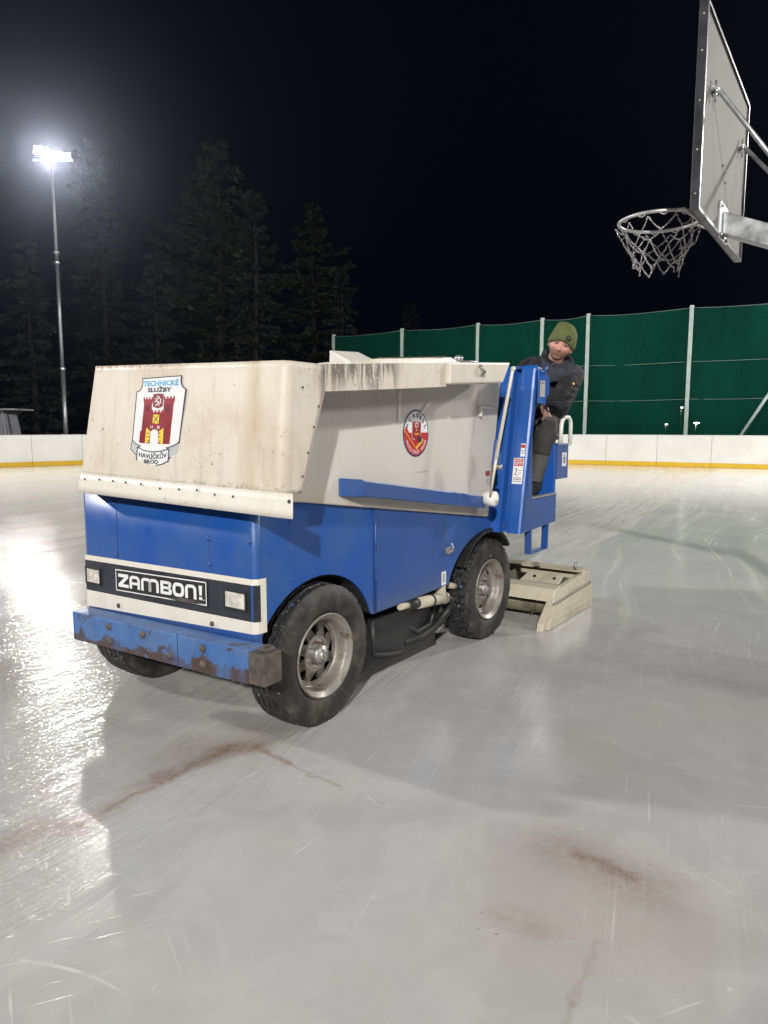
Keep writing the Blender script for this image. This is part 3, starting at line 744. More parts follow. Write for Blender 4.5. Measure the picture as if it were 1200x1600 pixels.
# stripes
def FF(w, z, l):
    if w >= WS + .034: return (XF - l, w, z + fz(w))
    d = (WS + .034) - w                                   # wraps round the near corner
    if d < .05:
        a = (d / .05) * math.pi / 2; l += .002; return (XF + .034 - (.034 + l) * math.cos(a), WS + .034 - (.034 + l) * math.sin(a), z + fz(0.05))
    return (XF + .034 + (d - .05), WS - l - .002, z + fz(0.05))
dc = Decal(FF)
def strip(z0, z1, w0, w1, mat, l=0):
    ws = [w1 + (w0 - w1) * i / 60 for i in range(61)]
    for a, b in zip(ws, ws[1:]): dc.poly([(a, z0), (b, z0), (b, z1), (a, z1)], mat, l)
strip(.772, .800, 1.35, -.015, 0); strip(.555, .603, 1.35, -.015, 0)
ws = [-.015 + 1.365 * i / 60 for i in range(61)]
for a, b in zip(ws, ws[1:]): dc.poly([(a, .548 - .036 * a / 1.35), (b, .548 - .036 * b / 1.35), (b, .5552), (a, .5552)], 0)
strip(.603, .772, 1.35, .02, 1); strip(.603, .772, .02, -.015, 0)
dc.mb.build('stripe_band', [m['strip_white'], m['stripe_black']], Z)
# name plate : stroke built letters
NW0, NW1, NZ0, NZ1 = 1.072, .348, .628, .752
def NP(x, y, l): 
    w = NW0 + (NW1 - NW0) * x; z = NZ0 + (NZ1 - NZ0) * y; return (XF - .0035 - l, w, z + fz(w) + .008 * x)
dc = Decal(NP); dc.rect(0, 0, 1, 1, 0); 
AR = (NW0 - NW1) / (NZ1 - NZ0)
def rrect(x0, y0, x1, y1, t, mt, l):
    tx = t / AR
    dc.rect(x0, y0, x1, y0 + t, mt, l); dc.rect(x0, y1 - t, x1, y1, mt, l); dc.rect(x0, y0 + t, x0 + tx, y1 - t, mt, l); dc.rect(x1 - tx, y0 + t, x1, y1 - t, mt, l)
rrect(.006, .035, .994, .965, .045, 1, 1)
def SB(x0, y0, x1, y1): dc.rect(LX + x0 * LW, .22 + y0 * .55, LX + x1 * LW, .22 + y1 * .55, 1, 2)
def quadp(p): dc.poly([(LX + x * LW, .22 + y * .55) for x, y in p], 1, 2)
def rnd_corner(x0, x1, y, yb, t, tx):     # arch : two legs joined by a rounded top
    pass
LW = .120; T = .225; TX = .235
def archl(x0, x1, y0, y1, bar=None, t=TX, th=T):
    n = 8; o = []; i_ = []; rx = min(.34, (x1 - x0) / 2); ry = .34; rix = max(.02, rx - t); riy = ry - th
    o += [(x0, y0)] + [(x0 + rx - rx * math.cos(k / n * math.pi / 2), y1 - ry + ry * math.sin(k / n * math.pi / 2)) for k in range(n + 1)]
    o += [(x1 - rx + rx * math.sin(k / n * math.pi / 2), y1 - ry + ry * math.cos(k / n * math.pi / 2)) for k in range(n + 1)] + [(x1, y0)]
    i_ += [(x0 + t, y0)] + [(x0 + rx - rix * math.cos(k / n * math.pi / 2), y1 - ry + riy * math.sin(k / n * math.pi / 2)) for k in range(n + 1)]
    i_ += [(x1 - rx + rix * math.sin(k / n * math.pi / 2), y1 - ry + riy * math.cos(k / n * math.pi / 2)) for k in range(n + 1)] + [(x1 - t, y0)]
    for a in range(len(o) - 1): quadp([o[a], o[a + 1], i_[a + 1], i_[a]])
LX = .040; SB(0, .78, 1, 1.04); SB(-.02, 0, 1, .24); quadp([(.62, .785), (1., .785), (.40, .235), (0, .235)])
LX = .172; archl(0, 1, 0, 1.02); SB(.2, .32, .8, .52)
LX = .306; archl(0, .95, 0, 1.); LX = .306 + .70 * LW; archl(0, .95, 0, 1.)
LX = .522; SB(0, 0, .26, 1); SB(.255, .78, .8, 1); SB(.255, .40, .8, .6); SB(.255, 0, .8, .22); quadp([(.8, 1), (.97, .9), (.97, .62), (.86, .5), (.72, .52), (.72, .95)]); quadp([(.8, .6), (.86, .5), (1., .38), (1., .1), (.82, 0), (.74, .1), (.74, .5)])
LX = .652
n = 20
for k in range(n):
    a, b_ = 2 * math.pi * k / n, 2 * math.pi * (k + 1) / n
    f = lambda q, rx, ry: (.5 + rx * (abs(math.cos(q)) ** .7) * (1 if math.cos(q) > 0 else -1), .5 + ry * (abs(math.sin(q)) ** .7) * (1 if math.sin(q) > 0 else -1))
    quadp([f(a, .5, .52), f(b_, .5, .52), f(b_, .26, .28), f(a, .26, .28)])
LX = .782; archl(0, .95, 0, 1.02)
LX = .912; quadp([(.06, 1.04), (.36, 1.04), (.31, .34), (.11, .34)]); SB(.08, .02, .34, .24)
LX = .965; SB(.0, .0, .07, .1)
dc.poly([(.56, .10), (.70, .17), (.90, .19), (.98, .10), (.90, .05), (.7, .035)], 2, 3)
dc.mb.build('name_plate', [m['black'], m['decalwhite'], m['rust']], Z)
# headlights
for w0, w1, z0, z1, br in ((1.345, 1.205, .640, .738, 0), (.235, .085, .645, .742, 1)):
    mb = MB(); zo = fz((w0 + w1) / 2)
    x0, x1 = XF - .010, XF - .002
    mb.box(x0, x1, w1, w0, z0 + zo, z0 + zo + .010); mb.box(x0, x1, w1, w0, z1 + zo - .010, z1 + zo); mb.box(x0, x1, w1, w1 + .010, z0 + zo + .01, z1 + zo - .01); mb.box(x0, x1, w0 - .010, w0, z0 + zo + .01, z1 + zo - .01)
    h = mb.build('headlight', m['black'], Z, bevel=.002)
    mb = MB(); mb.box(XF - .006, XF - .0035, w1 + .011, w0 - .011, z0 + zo + .011, z1 + zo - .011); mb.build('lens', m['glass'], h)
# bumper
mb = MB(); BX0, BX1 = -.47, -.36
def bz(w, z): return z + .032 * (1 - (w + .05) / 1.36)
for w0, w1 in ((-.032, 1.315),):
    mb.hexa([(BX0, w0, bz(w0, .352)), (BX1, w0, bz(w0, .352)), (BX1, w1, bz(w1, .352)), (BX0, w1, bz(w1, .352)), (BX0, w0, bz(w0, .508)), (BX1, w0, bz(w0, .508)), (BX1, w1, bz(w1, .508)), (BX0, w1, bz(w1, .508))])
bp = mb.build('bumper', m['bumper'], Z, bevel=.006, label='chipped blue steel bumper with rust patches')
mb = MB()
for w in (.98, .70, .50, .26):
    for z in (.395, .47):
        if (w, z) == (.70, .395) or (w, z) == (.50, .47): continue
        mb.lathe([(0, -.014), (.014, -.012), (.020, -.004), (.021, .002)], (BX0, w, bz(w, z)), (1, 0, 0), 10, 0)
mb.split('bumper_bolt', m['rust'], bp)
mb = MB(); mb.box(BX0 - .001, BX0 + .002, .438, .4415, .372, .533); mb.build('bumper_seam', m['seam'], bp)
mb = MB(); rnd = random.Random(3)
vs = []; P = [(BX0 - .006, -.135, .392), (BX1 + .0, -.130, .392), (BX1 + .0, -.036, .392), (BX0 - .006, -.036, .392)]
mb.hexa(P + [(x, y, z + .150 + .008 * math.sin(y * 60)) for x, y, z in P]); mb.hexa([(BX0 + .02, -.12, .537), (BX1 - .01, -.115, .537), (BX1 - .01, -.05, .537), (BX0 + .03, -.045, .537), (BX0 + .04, -.10, .556), (BX1 - .03, -.10, .560), (BX1 - .03, -.06, .556), (BX0 + .05, -.06, .550)])
bc = mb.build('bumper_end', m['rust'], bp, bevel=.008)
# underbody
mb = MB(); mb.box(-.26, 1.9, .30, 1.12, .36, 1.05); mb.box(-.20, 1.9, .10, 1.30, .80, 1.1); mb.build('chassis', m['void'], Z)
mb = MB(); mb.box(.50, 1.36, .12, 1.25, .10, .40); mb.prism([(1.36, .16, .12), (1.36, .16, .36), (1.52, .16, .40), (1.50, .16, .30)], (0, .9, 0)); mb.build('belly_tray', m['black'], Z, bevel=.01)
mb = MB(); mb.box(-.02, .2, .23, 1.24, .27, .37); mb.box(1.80, 2.02, .23, 1.24, .27, .37); mb.box(2.0, 2.3, .3, 1.1, .42, .8); mb.split('axle', m['black'], Z)
mb = MB(); mb.tube([(.80, .03, .455), (.90, .035, .445)], .020, 12, 1); mb.tube([(.90, .035, .445), (1.02, .045, .432)], .030, 12, 2); mb.tube([(1.01, .045, .433), (1.36, .06, .395)], .036, 14, 1)
mb.tube([(1.17, .052, .416), (1.19, .053, .413)], .040, 14, 2); mb.tube([(1.345, .06, .397), (1.365, .06, .395)], .043, 14, 0); mb.box(1.29, 1.33, .03, .09, .42, .50, 1)
mb.tube([(1.45, .1, .46), (1.52, .09, .44), (1.56, .09, .43)], .022, 8, 1)
mb.build('hydraulic_ram', [m['steel'], m['sled'], m['black']], Z)
mb = MB(); mb.tube([(1.38, .06, .39), (1.46, .07, .36), (1.47, .09, .28), (1.36, .12, .20), (1.2, .13, .16), (1.0, .14, .17)], .028, 10)
mb.tube([(1.0, .16, .30), (1.1, .10, .22), (1.25, .10, .24), (1.32, .12, .33)], .014, 8); mb.tube([(.62, .10, .40), (.62, .09, .20), (.9, .1, .14)], .014, 8)
mb.build('hydraulic_hose', m['black'], Z)
mb = MB(); mb.tube([(1.55, .05, .44), (1.60, .03, .40), (1.585, .03, .36), (1.63, .03, .42), (1.62, .03, .35)], .010, 6); mb.build('blue_cord', m['blue_box'], Z)
mb = MB()
for k in range(10):
    a0, a1 = R(150 - k * 11), R(150 - (k + 1) * 11); r0, r1 = .405, .43; f = lambda a, r: (1.91 + r * math.cos(a), .36 + r * math.sin(a))
    q = [f(a0, r0), f(a0, r1), f(a1, r1), f(a1, r0)]; mb.prism([(s, .012, z) for s, z in q], (0, .22, 0))
mb.build('mudguard', m['black'], Z)
mb = MB()
for cx, rx, rz, a0, a1 in ((.08, .460, .410, 158, 18),):
    A_ = arch(cx, rx - .012, rz - .012, a0, a1, 20)
    for p, q in zip(A_, A_[1:]): mb.add([(p[0], WS + .004, p[1]), (q[0], WS + .004, q[1]), (q[0], .30, q[1]), (p[0], .30, p[1])], [(0, 1, 2, 3)])
A_ = arch(1.91, .56, .415, 163, 60, 20)
for p, q in zip(A_, A_[1:]): mb.add([(p[0], WS + .004, p[1]), (q[0], WS + .004, q[1]), (q[0], .30, q[1]), (p[0], .30, p[1])], [(0, 1, 2, 3)])
mb.split('wheel_well', m['void'], Z)

# snow tank
WT = 0.
mb = MB(); mb.prism([(-.22, WT, 1.16), (-.081, WT, 1.148), (1.858, WT, .880), (2.012, WT, 1.806), (1.99, WT, 1.875), (1.05, WT, 1.835), (-.22, WT, 1.77)], (0, 1.20, 0))
tk = mb.build('snow_tank', m['cream_side'], Z, bevel=.008)
mb = MB(); mb.prism([(1.862, .004, .90), (1.87, .004, .90), (2.02, .004, 1.80), (2.012, .004, 1.80)], (0, 1.1, 0)); mb.build('rear_gap_shade', m['void'], Z)  # dark sheet drawn for the shade between tank and cab
# tank cover : front sheet that wraps round the near corner and runs back as the side band
def ztop(w, s=None): return 1.812 - .036 * (1 - max(w, -.20) / 1.2)
def zbot(w): return 1.250 - .026 * (1 - max(w, -.20) / 1.24)
NCOL = []
def hood_col(u):                                           # u in 0..1 along the section, returns (s,w,kind) at the bottom; taper handled by t
    pass
segs = []
for i in range(7): segs.append(('r', i / 6))               # side return
for i in range(1, 9): segs.append(('a', i / 8))            # rounded corner
for i in range(1, 31): segs.append(('f', i / 30))          # front face
for i in range(1, 5): segs.append(('c', i / 4))            # far corner
for i in range(1, 4): segs.append(('l', i / 3))
def hp_(seg, t, extra=0.):
    k, u = seg; lean = .052 * t; wl = 1.235 - .095 * t; e = extra
    se = -.302 + (.160 * min(1, t / .785)) ; r = .04
    xf = -.432 + lean
    if k == 'r': return V((se + (xf + r - se) * u, -.20 - e))
    if k == 'a': a = u * math.pi / 2; return V((xf + r - (r + e) * math.sin(a), -.20 + r - (r + e) * math.cos(a)))
    if k == 'f': return V((xf - e, -.20 + r + (wl - .03 + .20 - r) * u))
    if k == 'c': a = u * math.pi / 2; return V((xf + .03 - (.03 + e) * math.cos(a), wl - .03 + (.03 + e) * math.sin(a)))
    return V((xf + .03 + .35 * u, wl + e))
mb = MB(); NR = 22; vs = []
for r in range(NR + 1):
    t = r / NR
    for sg in segs:
        p = hp_(sg, t); w = p.y; z = zbot(w) + (ztop(w) - zbot(w)) * t
        dn = (mnoise.noise(V((p.x * 2 + 3, w * 3.1, z * 3.3))) * .007 + mnoise.noise(V((p.x * 2, w * 9, z * 8))) * .0016) * (1 if 0 < r < NR else .3)
        if sg[0] == 'f': p.x += dn
        elif sg[0] in 'r': p.y += dn * .4
        vs.append((p.x, p.y, z))
nc = len(segs)
mb.add(vs, [(r * nc + k, r * nc + k + 1, (r + 1) * nc + k + 1, (r + 1) * nc + k) for r in range(NR) for k in range(nc - 1)], 0, True)
# band along the side
bb = [(-.143, 1.654), (.22, 1.677), (.56, 1.699), (.905, 1.722)]; bt = [(-.142, 1.772), (.22, 1.800), (.56, 1.827), (.905, 1.853)]
for (a, b_, c_, d_) in zip(bb, bb[1:], bt[1:], bt): 
    mb.add([(a[0], -.1995, a[1]), (b_[0], -.1995, b_[1]), (c_[0], -.1995, c_[1]), (d_[0], -.1995, d_[1])], [(0, 1, 2, 3)])
hd = mb.build('tank_cover', m['cream_front'], Z, label='stained cream tank front with brown drips under its rim')
sd = hd.modifiers.new('s', 'SOLIDIFY'); sd.thickness = .012; sd.offset = 0
# roof sheets
mb = MB(); mb.prism([(-.37, 1.13, 1.80), (-.375, .02, 1.768), (-.26, -.190, 1.758), (-.05, -.190, 1.764), (-.05, 1.13, 1.80)], (0, 0, .006))
mb.prism([(-.05, -.190, 1.762), (.905, -.190, 1.841), (1.66, -.190, 1.893), (1.90, 0, 1.905), (1.90, 1.15, 1.905), (1.078, 1.15, 1.86), (-.05, 1.15, 1.80)], (0, 0, .006)); mb.build('tank_roof', m['cream'], Z)
# lid and raised lip on the roof
mb = MB(); mb.add([(.26, .10, 1.80), (.46, .10, 1.80), (.262, .10, 1.884), (.60, .30, 1.80), (.97, .34, 1.82), (.765, .30, 1.930), (.46, .12, 1.848), (.97, .32, 1.895)], [(0, 1, 6, 2), (2, 6, 7, 5), (1, 4, 7, 6), (0, 2, 5, 3), (3, 5, 7, 4), (0, 3, 4, 1)])
mb.build('chute', m['white'], Z, bevel=.004)
mb = MB(); mb.hexa([(.60, .03, 1.82), (1.60, .03, 1.89), (1.60, .5, 1.89), (.60, .5, 1.82), (.62, .05, 1.868), (1.40, .05, 1.936), (1.40, .5, 1.936), (.64, .5, 1.868)]); lid = mb.build('tank_lid', m['cream'], Z, bevel=.004)
mb = MB(); rnd = random.Random(5)
for k in range(150): s_ = rnd.uniform(.64, 1.38); mb.ball((s_, .052 + rnd.uniform(0, .03), 1.870 + (s_ - .62) * .0872), rnd.uniform(.004, .011), 5, 0, (1, 1, .6))
mb.build('dirt_crumbs', m['rust'], lid, kind='stuff')
mb = MB(); mb.ball((1.50, .05, 1.935), .022, 12, 0, (1.3, 1.3, 1)); mb.tube([(1.50, .05, 1.88), (1.50, .05, 1.925)], .008, 8); mb.tube([(1.5, .05, 1.918), (1.66, .0, 1.925)], .006, 6); mb.build('cap_knob', m['galv'], Z)
# riveted strip along the bottom of the cover
mb = MB(); NR2 = 3; vs = []
for r in range(NR2 + 1):
    t = r / NR2
    for sg in segs:
        p = hp_(sg, -.16 + .19 * t, .008 + (1 - t) * .004)
        if sg[0] in 'ra':                       # the strip is a flat bar that runs past the corner
            u_ = (sg[1] * .4) if sg[0] == 'r' else .4 + .6 * sg[1]
            p = V((-.432 + .052 * (-.16 + .19 * t) - .008 - (1 - t) * .004, (-.288 + .010 * t) * (1 - u_) + (-.16) * u_))
        w = p.y; z0 = zbot(w) - .090; z1 = zbot(w) + .012
        vs.append((p.x, p.y, z0 + (z1 - z0) * t))
mb.add(vs, [(r * nc + k, r * nc + k + 1, (r + 1) * nc + k + 1, (r + 1) * nc + k) for r in range(NR2) for k in range(nc - 1)], 0, True)
fl = mb.build('riveted_strip', m['strip_white'], Z)
sd = fl.modifiers.new('s', 'SOLIDIFY'); sd.thickness = .006; sd.offset = 0
mb = MB()
for w in (1.16, 1.05, .93, .81, .69, .56, .43, .30, .17, .05): 
    z = zbot(w) - .012 - .006 * (int(w * 100) % 3); mb.lathe([(0, -.005), (.004, -.004), (.0065, .0)], (-.448, w + .012 * math.sin(w * 40), z), (1, 0, 0), 8, 0)
mb.lathe([(0, -.007), (.006, -.006), (.009, 0)], (-.449, -.268, 1.20), (1, 0, 0), 8, 0)
mb.split('rivet', m['bolt'], fl)
mb = MB()
for t, dx in ((.12, .02), (.3, .02), (.5, .02), (.66, .02), (.80, .3)):
    se = -.302 + .160 * min(1, t / .785); mb.lathe([(0, -.004), (.004, -.003), (.006, 0)], (se - dx if dx < .1 else -.29, -.207, 1.225 + .55 * t), (0, 1, 0), 8, 0)
mb.split('cover_screw', m['bolt'], hd)
# bracket box behind the band
mb = MB(); mb.hexa([(.905, -.235, 1.735), (1.565, -.235, 1.775), (1.63, -.02, 1.775), (.905, -.02, 1.735), (.905, -.235, 1.855), (1.668, -.235, 1.908), (1.73, -.02, 1.908), (.905, -.02, 1.855)]); mb.build('tipping_bracket', m['cream'], Z, bevel=.012)
mb = MB(); mb.tube([(1.24, -.237, 1.860), (1.24, -.255, 1.84), (1.275, -.255, 1.825), (1.26, -.237, 1.80)], .009, 6); mb.build('hook', m['steel'], Z)
# tipping rod
mb = MB(); mb.tube([(1.695, -.235, 1.872), (1.687, -.235, 1.84), (1.545, -.205, 1.30)], [.011, .011, .012], 12); mb.tube([(1.545, -.205, 1.30), (1.60, -.14, 1.05)], .009, 8); mb.ball((1.695, -.240, 1.870), .017, 10); mb.build('tipping_rod', m['cream'], Z)
mb = MB(); mb.prism([(1.56, -.18, 1.24), (1.66, -.18, 1.25), (1.66, -.18, 1.33), (1.60, -.18, 1.42)], (0, .02, 0)); mb.build('rod_gusset', m['blue_box'], Z, bevel=.003)
mb = MB(); mb.lathe([(0, -.03), (.016, -.03), (.018, -.02), (.018, .03)], (1.575, -.20, 1.245), (0, 1, 0), 10, 0); mb.build('pivot_bolt', m['steel'], Z)
# small fittings on the tank side
mb = MB(); mb.hexa([(.715, -.014, 1.535), (.742, -.012, 1.535), (.742, 0, 1.535), (.715, 0, 1.535), (.728, -.014, 1.70), (.752, -.012, 1.70), (.752, 0, 1.70), (.728, 0, 1.70)]); mb.build('side_strip', m['white'], Z, bevel=.003)
mb = MB(); mb.tube([(.95, -.004, 1.565), (.96, -.025, 1.60), (.985, -.03, 1.625), (1.03, -.02, 1.638)], .0055, 6); mb.build('wire_hook', m['white'], Z)
mb = MB(); mb.box(1.67, 1.82, -.030, -.0, 1.622, 1.632); mb.box(1.67, 1.682, -.030, -.0, 1.57, 1.632); mb.build('angle_bracket', m['white'], Z, bevel=.002)
# rail and roller
mb = MB()
P = [(.30, -.085, 1.150), (1.64, -.085, .965), (1.64, -.001, .965), (.30, -.001, 1.150)]; Q = [(.30, -.085, 1.232), (1.64, -.085, 1.045), (1.64, -.001, 1.045), (.30, -.001, 1.232)]; mb.hexa(P + Q)
mb.hexa([(.20, -.012, 1.155), (.30, -.085, 1.146), (.30, -.001, 1.146), (.20, -.001, 1.155), (.20, -.012, 1.246), (.30, -.085, 1.236), (.30, -.001, 1.236), (.20, -.001, 1.246)])
mb.build('side_rail', m['blue_side'], Z, bevel=.008)
mb = MB(); mb.lathe([(0, -.06), (.012, -.06), (.014, -.048), (.042, -.046), (.050, -.038), (.050, .045), (0, .045)], (1.655, -.11, 1.03), (0, 1, 0), 24, 0); mb.build('roller', m['white'], Z)
# ---- club emblem on the tank side (metric, centred)
def E2(x, y, l): return (.916 + x, WT - l, 1.4636 + y)
dc = Decal(E2); RR = .136
dc.ell(0, 0, RR, RR, 0); dc.ell(0, 0, RR * .93, RR * .93, 1, 1)
# red lower part
pts = [(RR * .93 * math.cos(a), RR * .93 * math.sin(a)) for a in [math.pi - .02 + i * (math.pi + .05) / 30 for i in range(31)]]
dc.poly([(x, min(y, .004)) for x, y in pts], 2, 2)
dc.poly([(-.123, .022), (-.126, .0), (-.07, .0), (-.105, .04)], 2, 2)
dc.poly([(-.045, .060), (.05, .060), (.046, -.030), (-.046, -.030)], 3, 3)
for i in range(4): dc.rect(-.045 + i * .026, .059, -.028 + i * .026, .068, 3, 3)
dc.stroke([(-.046, .068), (-.046, -.030), (-.02, -.034)], .003, 1, 4); dc.stroke([(.05, .06), (.046, -.02)], .003, 1, 4)
dc.rect(-.014, .035, .018, .058, 1, 4); dc.rect(-.009, .040, .013, .053, 3, 5); dc.ell(.002, .020, .008, .008, 5, 4, n=10)
for i in range(5): dc.ell(-.018 + i * .010, -.006 + .004 * (i % 2), .005, .006, 5, 5, n=8)
dc.stroke([(-.132, .022), (-.006, -.086)], .005, 5, 5); dc.poly([(-.014, -.086), (-.004, -.074), (.064, -.026), (.070, -.034), (.074, -.045), (.0, -.094)], 5, 6)
dc.ell(.034, -.036, .020, .018, 4, 7, n=20)
for ch, x, y in (('H', -.097, .043), ('C', -.069, .078), ('R', -.027, .101), ('E', .012, .104), ('B', .047, .092), ('E', .075, .070), ('L', .097, .038)):
    dc.char(ch, x, y, .026, .020, math.atan2(y, x) - math.pi / 2, 0, 3)
tx = 'HAVLÍČKŮV BROD'
for i, ch in enumerate(tx):
    if ch == ' ': continue
    a = R(207 + i * (333 - 207) / (len(tx) - 1)); dc.char(ch, .108 * math.cos(a), .108 * math.sin(a), .019 + (.004 if ch in 'ÍČŮ' else 0), .0135 if ch != 'Í' else .006, a + math.pi / 2, 1, 4)
dc.mb.build('club_emblem', [m['navy'], m['decalwhite'], m['red'], m['crestred'], m['ink'], m['orange']], Z, label='round red and white club emblem reading HC REBEL')
# small faded stickers at the rear of the side
dc = Decal(lambda x, y, l: (x, WT - l, y)); dc.rect(1.80, 1.165, 1.862, 1.20, 0); dc.rect(1.815, 1.11, 1.845, 1.145, 1); dc.rect(.93, 1.235, 1.05, 1.240, 1)
dc.mb.build('faded_sticker', [m['crestred'], m['label']], Z)
# ---- town emblem on the tank front
def E1(x, y, l):
    w = -.000716 * x - .000027 * y + 1.0431; z = -.000005 * x - .000452 * y + 1.7953
    t = (z - 1.25) / .56
    return (-.432 + .052 * t - l - .0045, w, z)
dc = Decal(E1)
out = [(432, 132), (846, 122), (838, 165), (842, 205), (858, 240), (886, 262), (822, 800), (812, 912), (716, 975), (706, 1004), (640, 1040), (570, 1056), (500, 1056), (430, 1036), (372, 1000), (372, 962), (302, 888), (322, 780), (370, 270), (405, 260), (428, 225), (436, 180)]
dc.poly(out, 0); dc.poly(inset(out, 11), 1, 1)
dc.poly([(330, 795), (408, 850), (384, 876), (376, 950), (314, 884)], 2, 2); dc.poly([(814, 800), (700, 862), (716, 882), (712, 962), (802, 902)], 2, 2)
dc.stroke([(326, 790), (360, 825), (412, 850), (396, 872)], 10, 0, 3); dc.stroke([(818, 795), (770, 835), (692, 860), (716, 880)], 10, 0, 3)
dc.stroke([(384, 866), (450, 895), (540, 910), (640, 896), (718, 872), (708, 1000)], 10, 0, 3); dc.stroke([(384, 866), (374, 1000)], 10, 0, 3)
red = 3
def cren(x0, x1, y, n, hgt=22):
    w = (x1 - x0) / (2 * n - 1)
    for i in range(n): dc.rect(x0 + 2 * i * w, y - hgt, x0 + (2 * i + 1) * w, y + 1, red, 2)
cren(450, 552, 358, 4); cren(662, 776, 352, 4); cren(536, 655, 492, 4, 22)
dc.poly([(450, 357), (552, 357), (548, 400), (454, 400)], red, 2); dc.poly([(662, 351), (776, 351), (770, 396), (666, 396)], red, 2)
dc.poly([(456, 400), (540, 400), (536, 492), (656, 492), (662, 396), (764, 396), (748, 560), (732, 690), (428, 690), (446, 500)], red, 2)
dc.poly([(426, 690), (522, 690), (514, 822), (402, 812), (412, 690)], red, 2); dc.poly([(606, 690), (735, 690), (720, 822), (604, 822)], red, 2)
dc.poly([(560, 308), (612, 302), (660, 308), (648, 430), (602, 452), (554, 432)], red, 3); dc.stroke([(560, 308), (612, 302), (660, 308), (648, 430), (602, 452), (554, 432)], 5, 0, 3.5, True)
for st in ([(598, 325), (618, 335), (604, 352), (590, 372), (606, 385), (598, 412)], [(590, 345), (576, 355)], [(594, 375), (572, 385)], [(604, 388), (620, 400), (612, 425)], [(598, 405), (580, 425)], [(620, 350), (634, 362), (628, 385), (636, 400)]): dc.stroke(st, 9, 1, 4)
for y in range(415, 815, 19):
    if 440 < y < 500: x0a, x1a = None, None
    x0 = 450 - (y - 400) * .12; 
    dc.rect(x0 + 8, y, (534 if y < 495 else (520 if y > 660 else 545)), y + 4, 4, 3)
    dc.rect((668 if y < 495 else (612 if y > 660 else 622)), y, 758 - (y - 400) * .1, y + 4, 4, 3)
    if 505 < y < 640: dc.rect(545, y, 552, y + 4, 4, 3)
for x in (482, 502, 690, 712): dc.rect(x, 425, x + 9, 495, 4, 3)
dc.poly([(527, 822), (530, 700), (545, 676), (570, 665), (592, 676), (606, 700), (600, 822)], 1, 3); dc.stroke([(527, 688), (548, 672), (590, 672), (608, 688)], 6, 0, 4)
dc.poly([(482, 655), (522, 690), (512, 805), (466, 822)], 5, 4); dc.poly([(664, 655), (618, 690), (606, 800), (654, 832)], 5, 4)
for y in (708, 748, 790): dc.rect(490, y, 514, y + 8, 0, 5); dc.rect(612, y, 636, y + 8, 0, 5)
dc.poly([(556, 520), (620, 520), (612, 612), (548, 608)], 5, 4); dc.stroke([(562, 532), (606, 600)], 8, 0, 5); dc.stroke([(610, 530), (560, 600)], 8, 0, 5)
dc.text('H', 526, 662, 550, 632, 1, 4); dc.text('B', 600, 666, 624, 636, 1, 4)
dc.text('TECHNICKÉ', 445, 222, 812, 152, 6, 2, .045); dc.text('SLUŽBY', 494, 284, 742, 226, 0, 2, .045)
dc.text('HAVLÍČKŮV', 400, 962, 694, 892, 0, 2, .03, f=lambda x, y: (x, y + 22 * (1 - ((x - 545) / 150) ** 2))); dc.text('BROD', 456, 1034, 606, 990, 0, 2, .04)
dc.mb.build('town_emblem', [m['ink'], m['decalwhite'], m['decalgrey'], m['crestred'], m['crestdark'], m['yellow'], m['ltblue']], Z, label='white emblem with a red castle reading TECHNICKÉ SLUŽBY HAVLÍČKŮV BROD')

# ---- driver's cab
def sc_(z): return 1.95 + (z - .762) * .1758
WC = -.20; ZT = 1.915
mb = MB()
cols = [(0.07, 1.45), (0., 1.0), (0., .03), (.004, -.036), (.060, -.048), (.060, -.084), (0., -.096), (-.002, -.12), (0., -.181), (.007, -.194), (.028, WC)]
rows = [0, .15, .35, .55, .75, .93, .985, 1.]
vs = []
for r in rows:
    z = .762 + (ZT - .762) * r
    for ds, w in cols: vs.append((sc_(z) + ds + (.012 if r == 1. else (.003 if r == .985 else 0)), w, z + (.014 * (1 - (w - WC) / 1.6) if r > .9 else 0)))
nc2 = len(cols)
mb.add(vs, [(r * nc2 + k, r * nc2 + k + 1, (r + 1) * nc2 + k + 1, (r + 1) * nc2 + k) for r in range(len(rows) - 1) for k in range(nc2 - 1)], 0, False)
cb = mb.build('cab_front', m['blue_cab'], Z)
for p in cb.data.polygons: p.use_smooth = False
sd = cb.modifiers.new('s', 'SOLIDIFY'); sd.thickness = .002; sd.offset = 0
mb = MB(); mb.prism([(2.15, -.19, 1.905), (2.175, WC, 1.905), (2.26, WC, 1.90), (2.26, 1.4, 1.90), (2.15, 1.4, 1.905)], (0, 0, .012)); mb.build('cab_top', m['blue_cab'], Z, bevel=.004)
mb = MB(); mb.prism([(s, WC, z) for s, z in [(1.978, .762), (2.588, .784), (2.588, .995), (2.140, .991), (2.125, 1.35), (2.128, 1.62), (2.20, 1.80), (2.20, 1.905), (2.178, 1.905)]], (0, .012, 0)); mb.build('cab_side', m['blue_side'], Z, bevel=.004)
mb = MB(); mb.box(2.0, 2.588, WC + .014, 1.45, .79, .83); mb.box(2.05, 2.588, WC + .014, 1.45, .955, .978); mb.split('cab_floor', m['blue_box'], Z)
mb = MB(); mb.box(2.135, 2.588, WC - .006, WC + .05, .992, 1.003); mb.build('door_sill', m['steel'], Z, bevel=.002)
mb = MB(); mb.box(2.590, 2.62, WC + .02, 1.45, .80, 1.36); mb.box(2.62, 3.25, .12, 1.40, .80, 1.40); mb.build('engine_cover', m['blue_cab'], Z, bevel=.006)
mb = MB(); mb.box(2.0, 2.62, 1.45, 1.47, .78, 1.5); mb.build('cab_side', m['blue_side'], Z)
mb = MB(); mb.box(2.16, 2.30, .10, 1.40, .98, 1.86); mb.box(2.30, 2.42, .45, 1.2, 1.3, 1.62); mb.build('dashboard', m['void'], Z)
mb = MB()
for k in range(33):
    pass
